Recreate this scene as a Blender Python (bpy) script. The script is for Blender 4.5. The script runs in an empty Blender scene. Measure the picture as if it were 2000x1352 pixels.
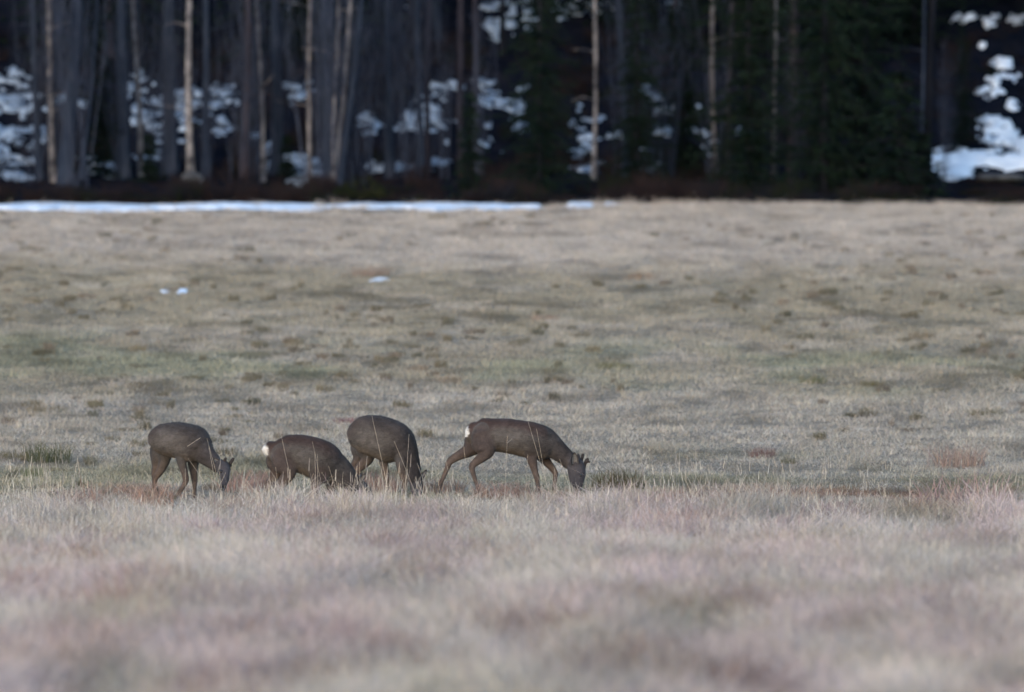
import bpy, math, random
import numpy as np
from mathutils import Vector, Matrix, Euler

random.seed(7)
rng = np.random.default_rng(11)
SC = bpy.context.scene
COL = SC.collection

# ------------------------------------------------------------------ camera
FPX = 22500.0                       # focal length in photo pixels (2000 wide)
PITCH = math.atan(366.0 / FPX)
CAMZ = 3.0
cd = bpy.data.cameras.new('camera')
cam = bpy.data.objects.new('camera', cd)
COL.objects.link(cam)
cam.location = (0, 0, CAMZ)
cam.rotation_euler = (math.radians(90) - PITCH, 0, 0)
cd.sensor_width = 36.0
cd.lens = FPX / 2000.0 * 36.0
cd.clip_start = 0.5
cd.clip_end = 3000.0
cd.dof.use_dof = True
cd.dof.focus_distance = 101.0
cd.dof.aperture_fstop = 3.6
SC.camera = cam

# ------------------------------------------------------------------ sky and light (dusk, overcast)
SUN_EL, SUN_AZ = math.radians(12.0), math.radians(205.0)
w = bpy.data.worlds.new('World')
SC.world = w
w.use_nodes = True
nt = w.node_tree
nt.nodes.clear()
sky = nt.nodes.new('ShaderNodeTexSky')
sky.sky_type = 'NISHITA'
sky.sun_disc = False
sky.sun_elevation = SUN_EL
sky.sun_rotation = SUN_AZ
sky.air_density = 1.0
sky.dust_density = 1.0
sky.ozone_density = 2.5
bg = nt.nodes.new('ShaderNodeBackground')
bg.inputs['Strength'].default_value = 0.15
wo = nt.nodes.new('ShaderNodeOutputWorld')
nt.links.new(sky.outputs[0], bg.inputs[0])
nt.links.new(bg.outputs[0], wo.inputs[0])
sl = bpy.data.lights.new('sun', 'SUN')
sl.energy = 0.14
sl.angle = math.radians(30)
sl.color = (1.0, 0.84, 0.88)
so = bpy.data.objects.new('sun', sl)
COL.objects.link(so)
sd = Vector((math.sin(SUN_AZ) * math.cos(SUN_EL), math.cos(SUN_AZ) * math.cos(SUN_EL), math.sin(SUN_EL)))
so.rotation_euler = sd.to_track_quat('Z', 'Y').to_euler()
SC.view_settings.view_transform = 'Standard'
SC.view_settings.look = 'None'
SC.view_settings.exposure = 1.95
SC.view_settings.gamma = 1.0
SC.view_settings.use_curve_mapping = False
SC.cycles.max_bounces = 5
SC.cycles.diffuse_bounces = 3

# ------------------------------------------------------------------ helpers
CP, SP = math.cos(PITCH), math.sin(PITCH)


def unproj(px, py, Y):
    """point of the world on the ray of a photo pixel at distance Y"""
    a = (px - 1000.0) / FPX
    b = -(py - 676.0) / FPX
    dy = CP + b * SP
    dz = -SP + b * CP
    t = Y / dy
    return Vector((a * t, Y, CAMZ + dz * t))


def proj(x, y, z):
    zc = z - CAMZ
    f = y * CP - zc * SP
    u = y * SP + zc * CP
    return 1000 + FPX * x / f, 676 - FPX * u / f


def _h(ix, iy, s):
    n = (ix * 374761393 + iy * 668265263 + s * 1442695041) & 0xffffffff
    n = ((n ^ (n >> 13)) * 1274126177) & 0xffffffff
    n = n ^ (n >> 16)
    return (n & 0xffff) / 65535.0


def vnoise(x, y, s=0):
    x = np.asarray(x, float); y = np.asarray(y, float)
    ix = np.floor(x).astype(np.int64); iy = np.floor(y).astype(np.int64)
    fx = x - ix; fy = y - iy
    fx = fx * fx * (3 - 2 * fx); fy = fy * fy * (3 - 2 * fy)
    a = _h(ix, iy, s); b = _h(ix + 1, iy, s); c = _h(ix, iy + 1, s); d = _h(ix + 1, iy + 1, s)
    return (a * (1 - fx) + b * fx) * (1 - fy) + (c * (1 - fx) + d * fx) * fy


def fbm(x, y, s=0, o=4):
    r = 0; a = 0.5; t = 0
    x = np.asarray(x, float); y = np.asarray(y, float)
    for i in range(o):
        r = r + a * vnoise(x, y, s + i * 17); t += a
        x = x * 2.03 + 11.3; y = y * 2.03 + 5.7; a *= 0.5
    return r / t


PROF = np.array([(-60, .2), (20, .25), (45, .42), (60, .40), (75, .22), (86, .04), (96, 0), (103, 0), (110, .05), (120, .22), (130, .47),
                 (150, 1.02), (170, 1.62), (180, 1.93), (188, 2.135), (192, 2.215), (198, 2.43), (204, 3.1), (210, 4.6),
                 (216, 6.4), (225, 9), (240, 13), (270, 21), (320, 34), (420, 55), (700, 90), (1500, 120)], float)


def gz(x, y):
    x = np.asarray(x, float); y = np.asarray(y, float)
    z = np.interp(y, PROF[:, 0], PROF[:, 1])
    z = z + (fbm(x * .9, y * .45, 3) - .5) * np.where(y < 110, .05, .09)
    z = z + np.where(y > 199, (fbm(x * .8, y * .8, 9) - .5) * np.clip((y - 199) / 6, 0, 1) * .7, 0)
    return z


def gpt(px, py):
    """where the ray of a photo pixel meets the ground"""
    Y = np.arange(45, 235, .05)
    a = (px - 1000.0) / FPX
    b = -(py - 676.0) / FPX
    t = Y / (CP + b * SP)
    X = a * t
    Z = CAMZ + (-SP + b * CP) * t
    g = gz(X, Y)
    i = np.argmax(g >= Z)
    return Vector((X[i], Y[i], float(g[i])))


def new_mesh(name, V, F, mats=(), col=None, smooth=False, fmat=None):
    me = bpy.data.meshes.new(name)
    me.from_pydata([tuple(v) for v in V], [], F)
    for m in mats:
        me.materials.append(m)
    if col is not None:
        at = me.color_attributes.new('tint', 'FLOAT_COLOR', 'POINT')
        c = np.ones((len(V), 4), np.float32); c[:, :3] = np.asarray(col)[:, :3]
        at.data.foreach_set('color', c.ravel())
    if fmat is not None:
        me.polygons.foreach_set('material_index', fmat)
    if smooth:
        me.polygons.foreach_set('use_smooth', [True] * len(me.polygons))
    me.update()
    return me


def link(name, me, parent=None, **kw):
    o = bpy.data.objects.new(name, me)
    COL.objects.link(o)
    if parent is not None:
        o.parent = parent
    for k, v in kw.items():
        o[k] = v
    return o


def thing(name, loc, label, category, group=None):
    o = bpy.data.objects.new(name, None)
    COL.objects.link(o)
    o.empty_display_size = .2
    o.location = loc
    o['label'] = label; o['category'] = category
    if group:
        o['group'] = group
    return o


class MB:
    def __init__(self):
        self.V = []; self.F = []; self.C = []; self.M = []

    def tube(self, pts, rad, n=8, col=(1, 1, 1), m=0, cap=True):
        """round tube through points"""
        b = len(self.V)
        P = [Vector(p) for p in pts]
        up = Vector((.31, .95, .05))
        for i, p in enumerate(P):
            t = (P[min(i + 1, len(P) - 1)] - P[max(i - 1, 0)]).normalized()
            s = t.cross(up)
            if s.length < 1e-4:
                s = t.cross(Vector((1, 0, 0)))
            s.normalize(); u = s.cross(t)
            for k in range(n):
                a = 2 * math.pi * k / n
                self.V.append(p + (s * math.cos(a) + u * math.sin(a)) * rad[i]); self.C.append(col)
        for i in range(len(P) - 1):
            for k in range(n):
                k2 = (k + 1) % n
                self.F.append((b + i * n + k, b + i * n + k2, b + (i + 1) * n + k2, b + (i + 1) * n + k)); self.M.append(m)
        if cap:
            self.F.append(tuple(b + k for k in range(n))[::-1]); self.M.append(m)
            e = b + (len(P) - 1) * n
            self.F.append(tuple(e + k for k in range(n))); self.M.append(m)

    def tri(self, a, b, c, col=(1, 1, 1), m=0):
        i = len(self.V); self.V += [a, b, c]; self.C += [col] * 3; self.F.append((i, i + 1, i + 2)); self.M.append(m)

    def quad(self, a, b, c, d, col=(1, 1, 1), m=0):
        i = len(self.V); self.V += [a, b, c, d]; self.C += [col] * 4; self.F.append((i, i + 1, i + 2, i + 3)); self.M.append(m)

    def mesh(self, name, mats, col=False, smooth=False):
        return new_mesh(name, self.V, self.F, mats, self.C if col else None, smooth, self.M if len(mats) > 1 else None)


# ------------------------------------------------------------------ materials
def mat(name, rough=1.0, spec=0.0):
    m = bpy.data.materials.new(name)
    m.use_nodes = True
    b = m.node_tree.nodes['Principled BSDF']
    b.inputs['Roughness'].default_value = rough
    b.inputs['Specular IOR Level'].default_value = spec
    return m, m.node_tree, b


def nd(t, k, **kw):
    n = t.nodes.new(k)
    for a, v in kw.items():
        setattr(n, a, v)
    return n


def noise(t, scale, detail=4, co='Object', sc=(1, 1, 1), rough=.6):
    tc = nd(t, 'ShaderNodeTexCoord')
    mp = nd(t, 'ShaderNodeMapping'); mp.inputs['Scale'].default_value = sc
    t.links.new(tc.outputs[co], mp.inputs[0])
    n = nd(t, 'ShaderNodeTexNoise'); n.inputs['Scale'].default_value = scale; n.inputs['Detail'].default_value = detail
    n.inputs['Roughness'].default_value = rough
    t.links.new(mp.outputs[0], n.inputs['Vector'])
    return n


def ramp(t, src, stops):
    r = nd(t, 'ShaderNodeValToRGB')
    e = r.color_ramp.elements
    while len(e) < len(stops):
        e.new(.5)
    for i, (p, c) in enumerate(stops):
        e[i].position = p; e[i].color = (*c, 1)
    t.links.new(src, r.inputs[0])
    return r


def mul(t, a, b):
    m = nd(t, 'ShaderNodeMix', data_type='RGBA', blend_type='MULTIPLY')
    m.inputs[0].default_value = 1
    t.links.new(a, m.inputs[6]); t.links.new(b, m.inputs[7])
    return m.outputs[2]


def bump(t, b, src, dist, strength=.6):
    n = nd(t, 'ShaderNodeBump'); n.inputs['Distance'].default_value = dist; n.inputs['Strength'].default_value = strength
    t.links.new(src, n.inputs['Height']); t.links.new(n.outputs[0], b.inputs['Normal'])


def m_noise(name, stops, scale, sc=(1, 1, 1), rough=1.0, bmp=.01, spec=0.0, detail=5):
    m, t, b = mat(name, rough, spec)
    n = noise(t, scale, detail, sc=sc)
    r = ramp(t, n.outputs[0], stops)
    t.links.new(r.outputs[0], b.inputs['Base Color'])
    if bmp:
        bump(t, b, n.outputs[0], bmp)
    return m


# grass: colour of each tuft comes with the tuft, each blade varies
def m_grass(name, instancer=True):
    m, t, b = mat(name, 1.0, .0)
    a = nd(t, 'ShaderNodeAttribute', attribute_type='INSTANCER' if instancer else 'GEOMETRY', attribute_name='tint')
    v = nd(t, 'ShaderNodeAttribute', attribute_type='GEOMETRY', attribute_name='blade')
    c = mul(t, a.outputs['Color'], v.outputs['Color'])
    t.links.new(c, b.inputs['Base Color'])
    tr = nd(t, 'ShaderNodeBsdfTranslucent')
    t.links.new(c, tr.inputs[0])
    mx = nd(t, 'ShaderNodeMixShader'); mx.inputs[0].default_value = .3
    out = t.nodes['Material Output']
    t.links.new(b.outputs[0], mx.inputs[1]); t.links.new(tr.outputs[0], mx.inputs[2]); t.links.new(mx.outputs[0], out.inputs[0])
    return m


M_GRASS = m_grass('dry_grass_blades')
M_TUSS = m_grass('tussock_blades', False)
# tussocks keep their tint on the object
for n_ in M_TUSS.node_tree.nodes:
    if n_.type == 'ATTRIBUTE' and n_.attribute_name == 'tint':
        n_.attribute_type = 'OBJECT'; n_.attribute_name = '["tint"]'


def m_attr(name, nscale, lo, hi, rough=1.0, bmp=0.0, spec=.0, sc=(1, 1, 1)):
    m, t, b = mat(name, rough, spec)
    a = nd(t, 'ShaderNodeAttribute', attribute_type='GEOMETRY', attribute_name='tint')
    n = noise(t, nscale, 5, sc=sc)
    r = ramp(t, n.outputs[0], [(.3, (lo,) * 3), (.7, (hi,) * 3)])
    t.links.new(mul(t, a.outputs['Color'], r.outputs[0]), b.inputs['Base Color'])
    if bmp:
        bump(t, b, n.outputs[0], bmp)
    return m


M_MEADOW = m_attr('meadow_thatch', 9, .55, 1.15, bmp=.03)
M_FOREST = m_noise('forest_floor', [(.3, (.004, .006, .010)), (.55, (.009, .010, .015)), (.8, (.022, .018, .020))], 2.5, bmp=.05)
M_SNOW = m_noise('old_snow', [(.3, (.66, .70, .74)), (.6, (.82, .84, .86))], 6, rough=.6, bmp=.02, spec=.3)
M_SNOWF = m_noise('shaded_forest_snow', [(.35, (.15, .185, .23)), (.62, (.42, .48, .55))], 9, rough=.7, bmp=.02, spec=.2)  # snow under the trees: canopy shade painted in as a dimmer, bluer colour
M_BIRCH = m_noise('birch_bark', [(.36, (.03, .030, .034)), (.46, (.10, .096, .104)), (.64, (.235, .218, .222))], 5, sc=(1, 1, .8), bmp=.01)
M_PALEB = m_noise('grey_alder_bark', [(.3, (.010, .015, .027)), (.55, (.024, .032, .050)), (.8, (.070, .078, .100))], 5, sc=(1, 1, .3), bmp=.01)
M_PINE = m_noise('pine_bark', [(.3, (.013, .013, .019)), (.6, (.036, .032, .041)), (.8, (.12, .092, .09))], 6, sc=(1, 1, .3), bmp=.02)
M_DARKB = m_noise('spruce_bark', [(.3, (.006, .007, .010)), (.7, (.015, .016, .021))], 6, sc=(1, 1, .3), bmp=.02)
M_NEED = m_noise('spruce_needles', [(.3, (.004, .008, .007)), (.7, (.011, .020, .013))], 1.4, bmp=0)
M_NEED2 = m_noise('pine_needles', [(.3, (.012, .026, .014)), (.7, (.026, .045, .022))], 1.4, bmp=0)
M_MOSS = m_noise('mossy_brush', [(.3, (.007, .010, .006)), (.7, (.018, .022, .012))], 2, bmp=0)
M_JUN = m_noise('juniper_needles', [(.3, (.008, .013, .007)), (.7, (.026, .028, .012))], 3, bmp=0)
M_TWIG = m_noise('birch_twigs', [(.3, (.018, .024, .040)), (.7, (.045, .053, .080))], 3, bmp=0)
M_BRUSH = m_noise('brown_brush', [(.3, (.010, .008, .009)), (.7, (.032, .022, .021))], 2, bmp=0)
M_ROCK = m_noise('granite', [(.3, (.035, .038, .042)), (.5, (.07, .072, .076)), (.7, (.12, .12, .125))], 5, bmp=.03)

# ------------------------------------------------------------------ meadow colours (albedo by place)
STRAW = np.array((.515, .435, .37))
PINK = np.array((.475, .368, .335))
OLIVE = np.array((.325, .27, .19))
GREEN = np.array((.24, .245, .145))
RUST = np.array((.30, .165, .115))
GREY = np.array((.445, .375, .305))


def lerp(a, b, t):
    t = np.clip(t, 0, 1)[..., None]
    return a * (1 - t) + b * t


def sst(a, b, x):
    t = np.clip((x - a) / (b - a), 0, 1)
    return t * t * (3 - 2 * t)


def tint(x, y):
    x = np.asarray(x, float); y = np.asarray(y, float)
    n1 = fbm(x * .5, y * .12, 21); n2 = np.where(y < 99, fbm(x * 2.6, y * .26, 33), fbm(x * 1.7, y * .35, 31)); n3 = fbm(x * .9, y * .25, 41)
    yy = y + (n1 - .5) * 16
    c = np.broadcast_to(GREY, x.shape + (3,)).copy()
    # far pale grass, olive middle, greener strip, pale again, short green turf by the deer
    c = lerp(c, STRAW * .93 + PINK * .05, sst(158, 172, yy))
    mid = sst(138, 146, yy) * (1 - sst(156, 168, yy))
    c = lerp(c, OLIVE * 1.05, mid * .62)
    gr = sst(124, 130, yy) * (1 - sst(136, 143, yy))
    c = lerp(c, lerp(np.broadcast_to(OLIVE, c.shape), GREEN, sst(.45, .62, n3)), gr * .55)
    near = sst(99, 102.5, yy) * (1 - sst(107, 113, yy)) * sst(.36, .5, fbm(x * .4, y * .2, 77))
    c = lerp(c, OLIVE * .8 + GREEN * .25, near * .85)
    # low rusty growth behind the deer
    ru = sst(97.5, 99, y) * (1 - sst(103, 106, y)) * sst(.5, .62, fbm(x * .9 + 7, y * .35, 55))
    c = lerp(c, RUST * .95, ru * .8)
    fg = 1 - sst(95.5, 98, y)
    c = lerp(c, lerp(np.broadcast_to(STRAW * 1.06, c.shape), PINK, sst(.42, .62, n2)), fg)
    c = lerp(c, OLIVE * 1.1, fg * sst(.60, .72, fbm(x * 3.2, y * .4, 61)) * .7)
    c = lerp(c, RUST * .9, fg * sst(.62, .74, fbm(x * 3.4, y * .45, 71)) * .7)
    c = c * (.8 + .4 * n2)[..., None]
    return c


# ------------------------------------------------------------------ ground
def spaced(lo, hi, flo, fhi, step, grow=1.35):
    a = list(np.arange(flo, fhi + 1e-6, step)); s = step; v = fhi
    while v < hi:
        s *= grow; v += s; a.append(min(v, hi))
    s = step; v = flo; pre = []
    while v > lo:
        s *= grow; v -= s; pre.append(max(v, lo))
    return np.array(pre[::-1] + a)


def heightfield(name, xs, ys, m, col=False, **kw):
    X, Y = np.meshgrid(xs, ys)
    Z = gz(X, Y)
    V = np.stack([X, Y, Z], -1).reshape(-1, 3)
    nx = len(xs)
    i = (np.arange(len(ys) - 1)[:, None] * nx + np.arange(nx - 1)[None]).ravel()
    F = np.stack([i, i + 1, i + nx + 1, i + nx], 1).tolist()
    me = new_mesh(name, V, F, [m], tint(V[:, 0], V[:, 1]) * np.array((.69, .63, .55)) if col else None, True)
    return link(name, me, **kw)


heightfield('meadow_ground', spaced(-700, 700, -11, 11, .25), np.concatenate([spaced(-60, 60, 44, 60, .5)[:-1], np.arange(60, 192.01, .5)]), M_MEADOW, True, kind='structure')
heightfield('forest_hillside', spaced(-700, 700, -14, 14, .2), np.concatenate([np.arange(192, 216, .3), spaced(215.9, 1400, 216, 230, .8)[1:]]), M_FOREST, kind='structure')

# ------------------------------------------------------------------ snow
SN = [(20, 145, 25, 8), (50, 143, 8, 5), (30, 190, 40, 35), (20, 225, 28, 15), (60, 215, 20, 20), (25, 270, 32, 18), (70, 265, 20, 15), (15, 310, 28, 22),
      (50, 315, 32, 8), (25, 345, 22, 6), (125, 195, 12, 10), (148, 203, 14, 8), (115, 218, 8, 6), (260, 142, 10, 8), (285, 165, 14, 7), (262, 190, 16, 22),
      (290, 185, 20, 9), (285, 215, 18, 28), (265, 238, 10, 7), (308, 285, 9, 16), (300, 308, 10, 8), (185, 318, 28, 9), (215, 332, 42, 11), (240, 338, 14, 7),
      (278, 310, 12, 6), (350, 190, 30, 30), (375, 215, 24, 40), (340, 255, 27, 22), (360, 265, 22, 15), (345, 170, 12, 9), (430, 172, 20, 9), (430, 200, 24, 20),
      (435, 235, 26, 17), (437, 255, 16, 9), (498, 270, 10, 8), (535, 288, 12, 9), (560, 318, 48, 17), (565, 335, 37, 11), (583, 355, 12, 8), (570, 172, 12, 8),
      (597, 163, 8, 10), (590, 190, 18, 8), (567, 205, 9, 8), (720, 245, 16, 20), (763, 247, 12, 11), (787, 245, 12, 15), (735, 330, 16, 11), (770, 330, 27, 7),
      (812, 235, 20, 25), (840, 200, 24, 22), (845, 245, 18, 13), (850, 175, 9, 14), (885, 165, 16, 10), (895, 243, 14, 7), (855, 322, 20, 8), (868, 280, 6, 8),
      (950, 160, 16, 10), (960, 190, 22, 20), (985, 205, 22, 18), (1010, 175, 16, 16), (1015, 215, 16, 20), (1018, 250, 12, 9), (955, 245, 7, 7), (950, 280, 9, 9),
      (980, 305, 7, 6), (975, 10, 24, 20), (1000, 15, 17, 22), (1030, 40, 16, 16), (1026, 10, 10, 25), (985, 55, 27, 20), (1003, 75, 9, 9), (1090, 15, 7, 18),
      (1140, 12, 36, 20), (1180, 5, 18, 9), (1235, 10, 12, 8), (1240, 35, 8, 8), (805, 15, 8, 11), (560, 5, 14, 10), (545, 32, 14, 5), (570, 32, 12, 5),
      (1127, 215, 10, 9), (1140, 245, 20, 9), (1145, 270, 20, 7), (1150, 290, 12, 16), (1130, 305, 12, 10), (1148, 328, 22, 9), (1165, 235, 9, 7),
      (1200, 267, 24, 7), (1255, 173, 7, 9), (1275, 190, 12, 9), (1298, 210, 14, 16), (1335, 217, 22, 9), (1300, 255, 14, 12), (1340, 260, 27, 11),
      (1258, 300, 10, 9), (1235, 327, 18, 9), (1295, 330, 16, 11), (1365, 262, 12, 9), (1387, 285, 12, 14), (1447, 213, 9, 7), (1448, 260, 8, 8), (1410, 372, 6, 8),
      (1478, 8, 16, 10), (1520, 12, 20, 18), (1575, 10, 8, 8), (1312, 12, 12, 9), (1325, 5, 17, 10), (1930, 40, 78, 10), (1990, 42, 27, 8), (1925, 92, 18, 10),
      (1955, 130, 26, 15), (1970, 150, 24, 7), (1940, 160, 16, 6), (1932, 185, 30, 10), (1980, 210, 14, 7), (1930, 235, 26, 13), (1950, 260, 42, 23),
      (1980, 275, 35, 16), (1870, 315, 57, 24), (1950, 315, 70, 20), (1870, 340, 32, 15), (2040, 300, 60, 30), (-20, 260, 40, 60), (-30, 190, 30, 40)]


def snow_sheet(name, xs, ys, field, thick, m=None, **kw):
    X, Y = np.meshgrid(xs, ys)
    Z = gz(X, Y)
    f = field(X, Y, Z)
    T = thick * np.sqrt(np.clip(f * 1.6, 0, 1)) - .02 * (f < .001) - .03 * (f < -.2)
    V = np.stack([X, Y, Z + T], -1).reshape(-1, 3)
    nx = len(xs)
    keep = (f > 0)
    k = keep[:-1, :-1] | keep[1:, :-1] | keep[:-1, 1:] | keep[1:, 1:]
    ii = (np.arange(len(ys) - 1)[:, None] * nx + np.arange(nx - 1)[None])[k]
    F = np.stack([ii, ii + 1, ii + nx + 1, ii + nx], 1)
    u, inv = np.unique(F, return_inverse=True)
    me = new_mesh(name, V[u], inv.reshape(F.shape).tolist(), [m or M_SNOW], None, True)
    return link(name, me, **kw)


def f_hill(X, Y, Z):
    PX, PY = proj(X, Y, Z)
    PX = PX + 26 * (fbm(X * 3.1, Y * 1.3, 301, 3) - .5); PY = PY + 22 * (fbm(X * 3.3, Y * 1.1, 311, 3) - .5)
    f = np.full(X.shape, -1.0)
    for cx, cy, rx, ry in SN:
        f = np.maximum(f, 1 - ((PX - cx) / (rx * np.where(cx > 1800, 1.15, 1.65))) ** 2 - ((PY - cy) / (ry * np.where(cx > 1800, 1.0, 1.12))) ** 2)
    n = fbm(X * 6.5, Y * 9.0, 91, 4)
    solid = sst(1790, 1830, PX) * sst(298, 316, PY)
    return f * .9 - (sst(.32, .56, n) * 1.3 - .16) * (1 - .75 * solid)


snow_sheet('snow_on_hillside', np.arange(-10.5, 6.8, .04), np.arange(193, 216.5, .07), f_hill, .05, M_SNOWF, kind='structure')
snow_sheet('snow_bank', np.arange(6.8, 10.8, .04), np.arange(193, 216.5, .07), f_hill, .08, kind='structure')


def f_strip(X, Y, Z):
    edge = 186.6 + 3.4 * fbm(X * 1.6, Y * .3, 5) + np.where(X > .3, (X - .3) * 1.3, 0)
    f = sst(0, 1.2, Y - edge) * (1 - sst(191.2, 191.9, Y)) * 1.2 - 1.5 * fbm(X * 3.0, Y * 1.4, 15) + .16
    return f - sst(2.0, 2.4, X) * 2 - sst(.42, .55, X) * (1 - sst(.85, 1.0, X)) * 1.2 - sst(1.3, 1.38, X) * (1 - sst(1.48, 1.56, X)) * 1.2


snow_sheet('snow_strip', np.arange(-13, 3.2, .05), np.arange(184, 192, .08), f_strip, .06, kind='structure')

for nm, cx, cy, rx, ry, lab in [(0, 324, 570, 13, 3.6, 'small white snow remnant in the meadow, left one of the close pair'),
                                (1, 356, 570, 13, 3.6, 'small white snow remnant in the meadow, right one of the close pair'),
                                (2, 742, 548.5, 23, 2.6, 'thin streak of snow beside the orange grass tussock in the meadow')]:
    c = gpt(cx, cy)
    mpp = c.y / FPX
    rX = rx * mpp; rY = .35 + ry * .1
    V = []; F = []
    n = 20
    for j in range(6):
        r = 1 - j / 5.0
        for k in range(n):
            a = 2 * math.pi * k / n
            wob = 1 + .7 * (float(vnoise(math.cos(a) * 2 + nm * 5, math.sin(a) * 2, 3)) - .5)
            x = rX * r * wob * math.cos(a); y = rY * r * wob * math.sin(a)
            V.append((x, y, float(gz(c.x + x, c.y + y)) - c.z - .02 + .058 * math.sqrt(max(0, 1 - r ** 2))))
    for j in range(5):
        for k in range(n):
            F.append((j * n + k, j * n + (k + 1) % n, (j + 1) * n + (k + 1) % n, (j + 1) * n + k))
    o = link('snow_patch', new_mesh('snow_patch', V, F, [M_SNOW], None, True), label=lab, category='snow patch', group='snow remnants in the meadow')
    o.location = c

# ------------------------------------------------------------------ grass
PROTO = bpy.data.collections.new('grass_tufts')


def tuft_mesh(name, nb, h, spread, lean, wd, seed, heads=0.0, m=None):
    r = random.Random(seed)
    V = []; F = []; C = []
    for i in range(nb):
        a = r.uniform(0, 2 * math.pi); d = spread * math.sqrt(r.random())
        bx, by = d * math.cos(a), d * math.sin(a)
        hh = h * r.uniform(.45, 1.0) * (1.25 if r.random() < heads else 1)
        la = r.uniform(0, 2 * math.pi); ll = hh * lean * r.uniform(.1, 1.3)
        wa = r.uniform(0, math.pi); ww = wd * r.uniform(.6, 1.2)
        wx, wy = math.cos(wa) * ww / 2, math.sin(wa) * ww / 2
        c = r.uniform(.62, 1.22); cc = (c * r.uniform(.95, 1.05), c, c * r.uniform(.9, 1.05))
        b = len(V)
        for t, wf in ((0, 1), (.45, .9), (.8, .6)):
            ox = bx + math.cos(la) * ll * t ** 1.8; oy = by + math.sin(la) * ll * t ** 1.8
            oz = hh * (t - .22 * lean * t * t)
            V.append((ox - wx * wf, oy - wy * wf, oz)); V.append((ox + wx * wf, oy + wy * wf, oz)); C += [cc, cc]
        V.append((bx + math.cos(la) * ll, by + math.sin(la) * ll, hh * (1 - .22 * lean))); C.append(cc)
        F += [(b, b + 1, b + 3, b + 2), (b + 2, b + 3, b + 5, b + 4), (b + 4, b + 5, b + 6)]
        if r.random() < heads:      # seed head
            tip = Vector(V[-1]); k = len(V)
            s = hh * .16
            for q in range(2):
                dx, dy = (.006, 0) if q else (0, .006)
                k = len(V)
                V += [tuple(tip + Vector((-dx*.4, -dy*.4, -s * .2))), tuple(tip + Vector((dx*.4, dy*.4, -s * .2))), tuple(tip + Vector((dx*.2 + .004, dy*.2, s))), tuple(tip + Vector((-dx*.2 + .004, -dy*.2, s)))]
                C += [cc] * 4; F.append((k, k + 1, k + 2, k + 3))
    me = bpy.data.meshes.new(name)
    me.from_pydata(V, [], F)
    me.materials.append(m or M_GRASS)
    at = me.color_attributes.new('blade', 'FLOAT_COLOR', 'POINT')
    c = np.ones((len(V), 4), np.float32); c[:, :3] = C
    at.data.foreach_set('color', c.ravel())
    return me


def proto(name, me):
    o = bpy.data.objects.new(name, me)
    PROTO.objects.link(o)


# 0-3 tall dry grass, 4-6 short turf, 7-8 flattened thatch, 9 stalks with seed heads
for i in range(4):
    proto('tuft_a%d' % i, tuft_mesh('tall_tuft', 46, .30, .15, .7 + .15 * i, .006, 10 + i, .06))
for i in range(3):
    proto('tuft_b%d' % i, tuft_mesh('short_tuft', 40, .085, .19, 1.0, .006, 20 + i))
for i in range(2):
    proto('tuft_c%d' % i, tuft_mesh('thatch_tuft', 34, .10, .2, 2.6, .007, 30 + i))
proto('tuft_d0', tuft_mesh('stalk_tuft', 5, .5, .25, .35, .004, 40, .9))


for i in range(2):
    proto('tuft_e%d' % i, tuft_mesh('hummock_tuft', 170, .15, .17, .75, .008, 50 + i))


def gn_scatter(name, P, S, I, C, **kw):
    n = len(P)
    me = bpy.data.meshes.new(name)
    me.vertices.add(n)
    me.vertices.foreach_set('co', np.asarray(P, np.float32).ravel())
    a = me.attributes.new('rot', 'FLOAT_VECTOR', 'POINT')
    R = np.zeros((n, 3), np.float32)
    R[:, 0] = rng.normal(0, .09, n); R[:, 1] = rng.normal(.04, .09, n); R[:, 2] = rng.uniform(0, 6.283, n)
    a.data.foreach_set('vector', R.ravel())
    a = me.attributes.new('siz', 'FLOAT_VECTOR', 'POINT'); a.data.foreach_set('vector', np.asarray(S, np.float32).ravel())
    a = me.attributes.new('idx', 'INT', 'POINT'); a.data.foreach_set('value', np.asarray(I, np.int32))
    a = me.attributes.new('tint', 'FLOAT_COLOR', 'POINT')
    cc = np.ones((n, 4), np.float32); cc[:, :3] = C
    a.data.foreach_set('color', cc.ravel())
    o = link(name, me, **kw)
    g = bpy.data.node_groups.new(name, 'GeometryNodeTree')
    g.interface.new_socket('Geometry', in_out='INPUT', socket_type='NodeSocketGeometry')
    g.interface.new_socket('Geometry', in_out='OUTPUT', socket_type='NodeSocketGeometry')
    gi = g.nodes.new('NodeGroupInput'); go = g.nodes.new('NodeGroupOutput')
    ci = g.nodes.new('GeometryNodeCollectionInfo'); ci.inputs[0].default_value = kw_coll[0]; ci.inputs[1].default_value = True; ci.inputs[2].default_value = True
    ip = g.nodes.new('GeometryNodeInstanceOnPoints'); ip.inputs['Pick Instance'].default_value = True

    def na(nm, ty):
        x = g.nodes.new('GeometryNodeInputNamedAttribute'); x.data_type = ty; x.inputs[0].default_value = nm
        return x.outputs[0]
    L = g.links.new
    L(gi.outputs[0], ip.inputs['Points']); L(ci.outputs[0], ip.inputs['Instance'])
    L(na('idx', 'INT'), ip.inputs['Instance Index']); L(na('rot', 'FLOAT_VECTOR'), ip.inputs['Rotation']); L(na('siz', 'FLOAT_VECTOR'), ip.inputs['Scale'])
    L(ip.outputs[0], go.inputs[0])
    md = o.modifiers.new('scatter', 'NODES'); md.node_group = g
    return o


kw_coll = [PROTO]


def strew(y0, y1, sp, margin=1.6, spy=None):
    ys = np.arange(y0, y1, spy or sp)
    out = []
    for y in ys:
        wd = .0446 * y + margin
        xs = np.arange(-wd, wd, sp)
        xs = xs + rng.uniform(-.5, .5, len(xs)) * sp
        out.append(np.stack([xs, y + rng.uniform(-.5, .5, len(xs)) * (spy or sp)], 1))
    return np.concatenate(out)


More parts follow.
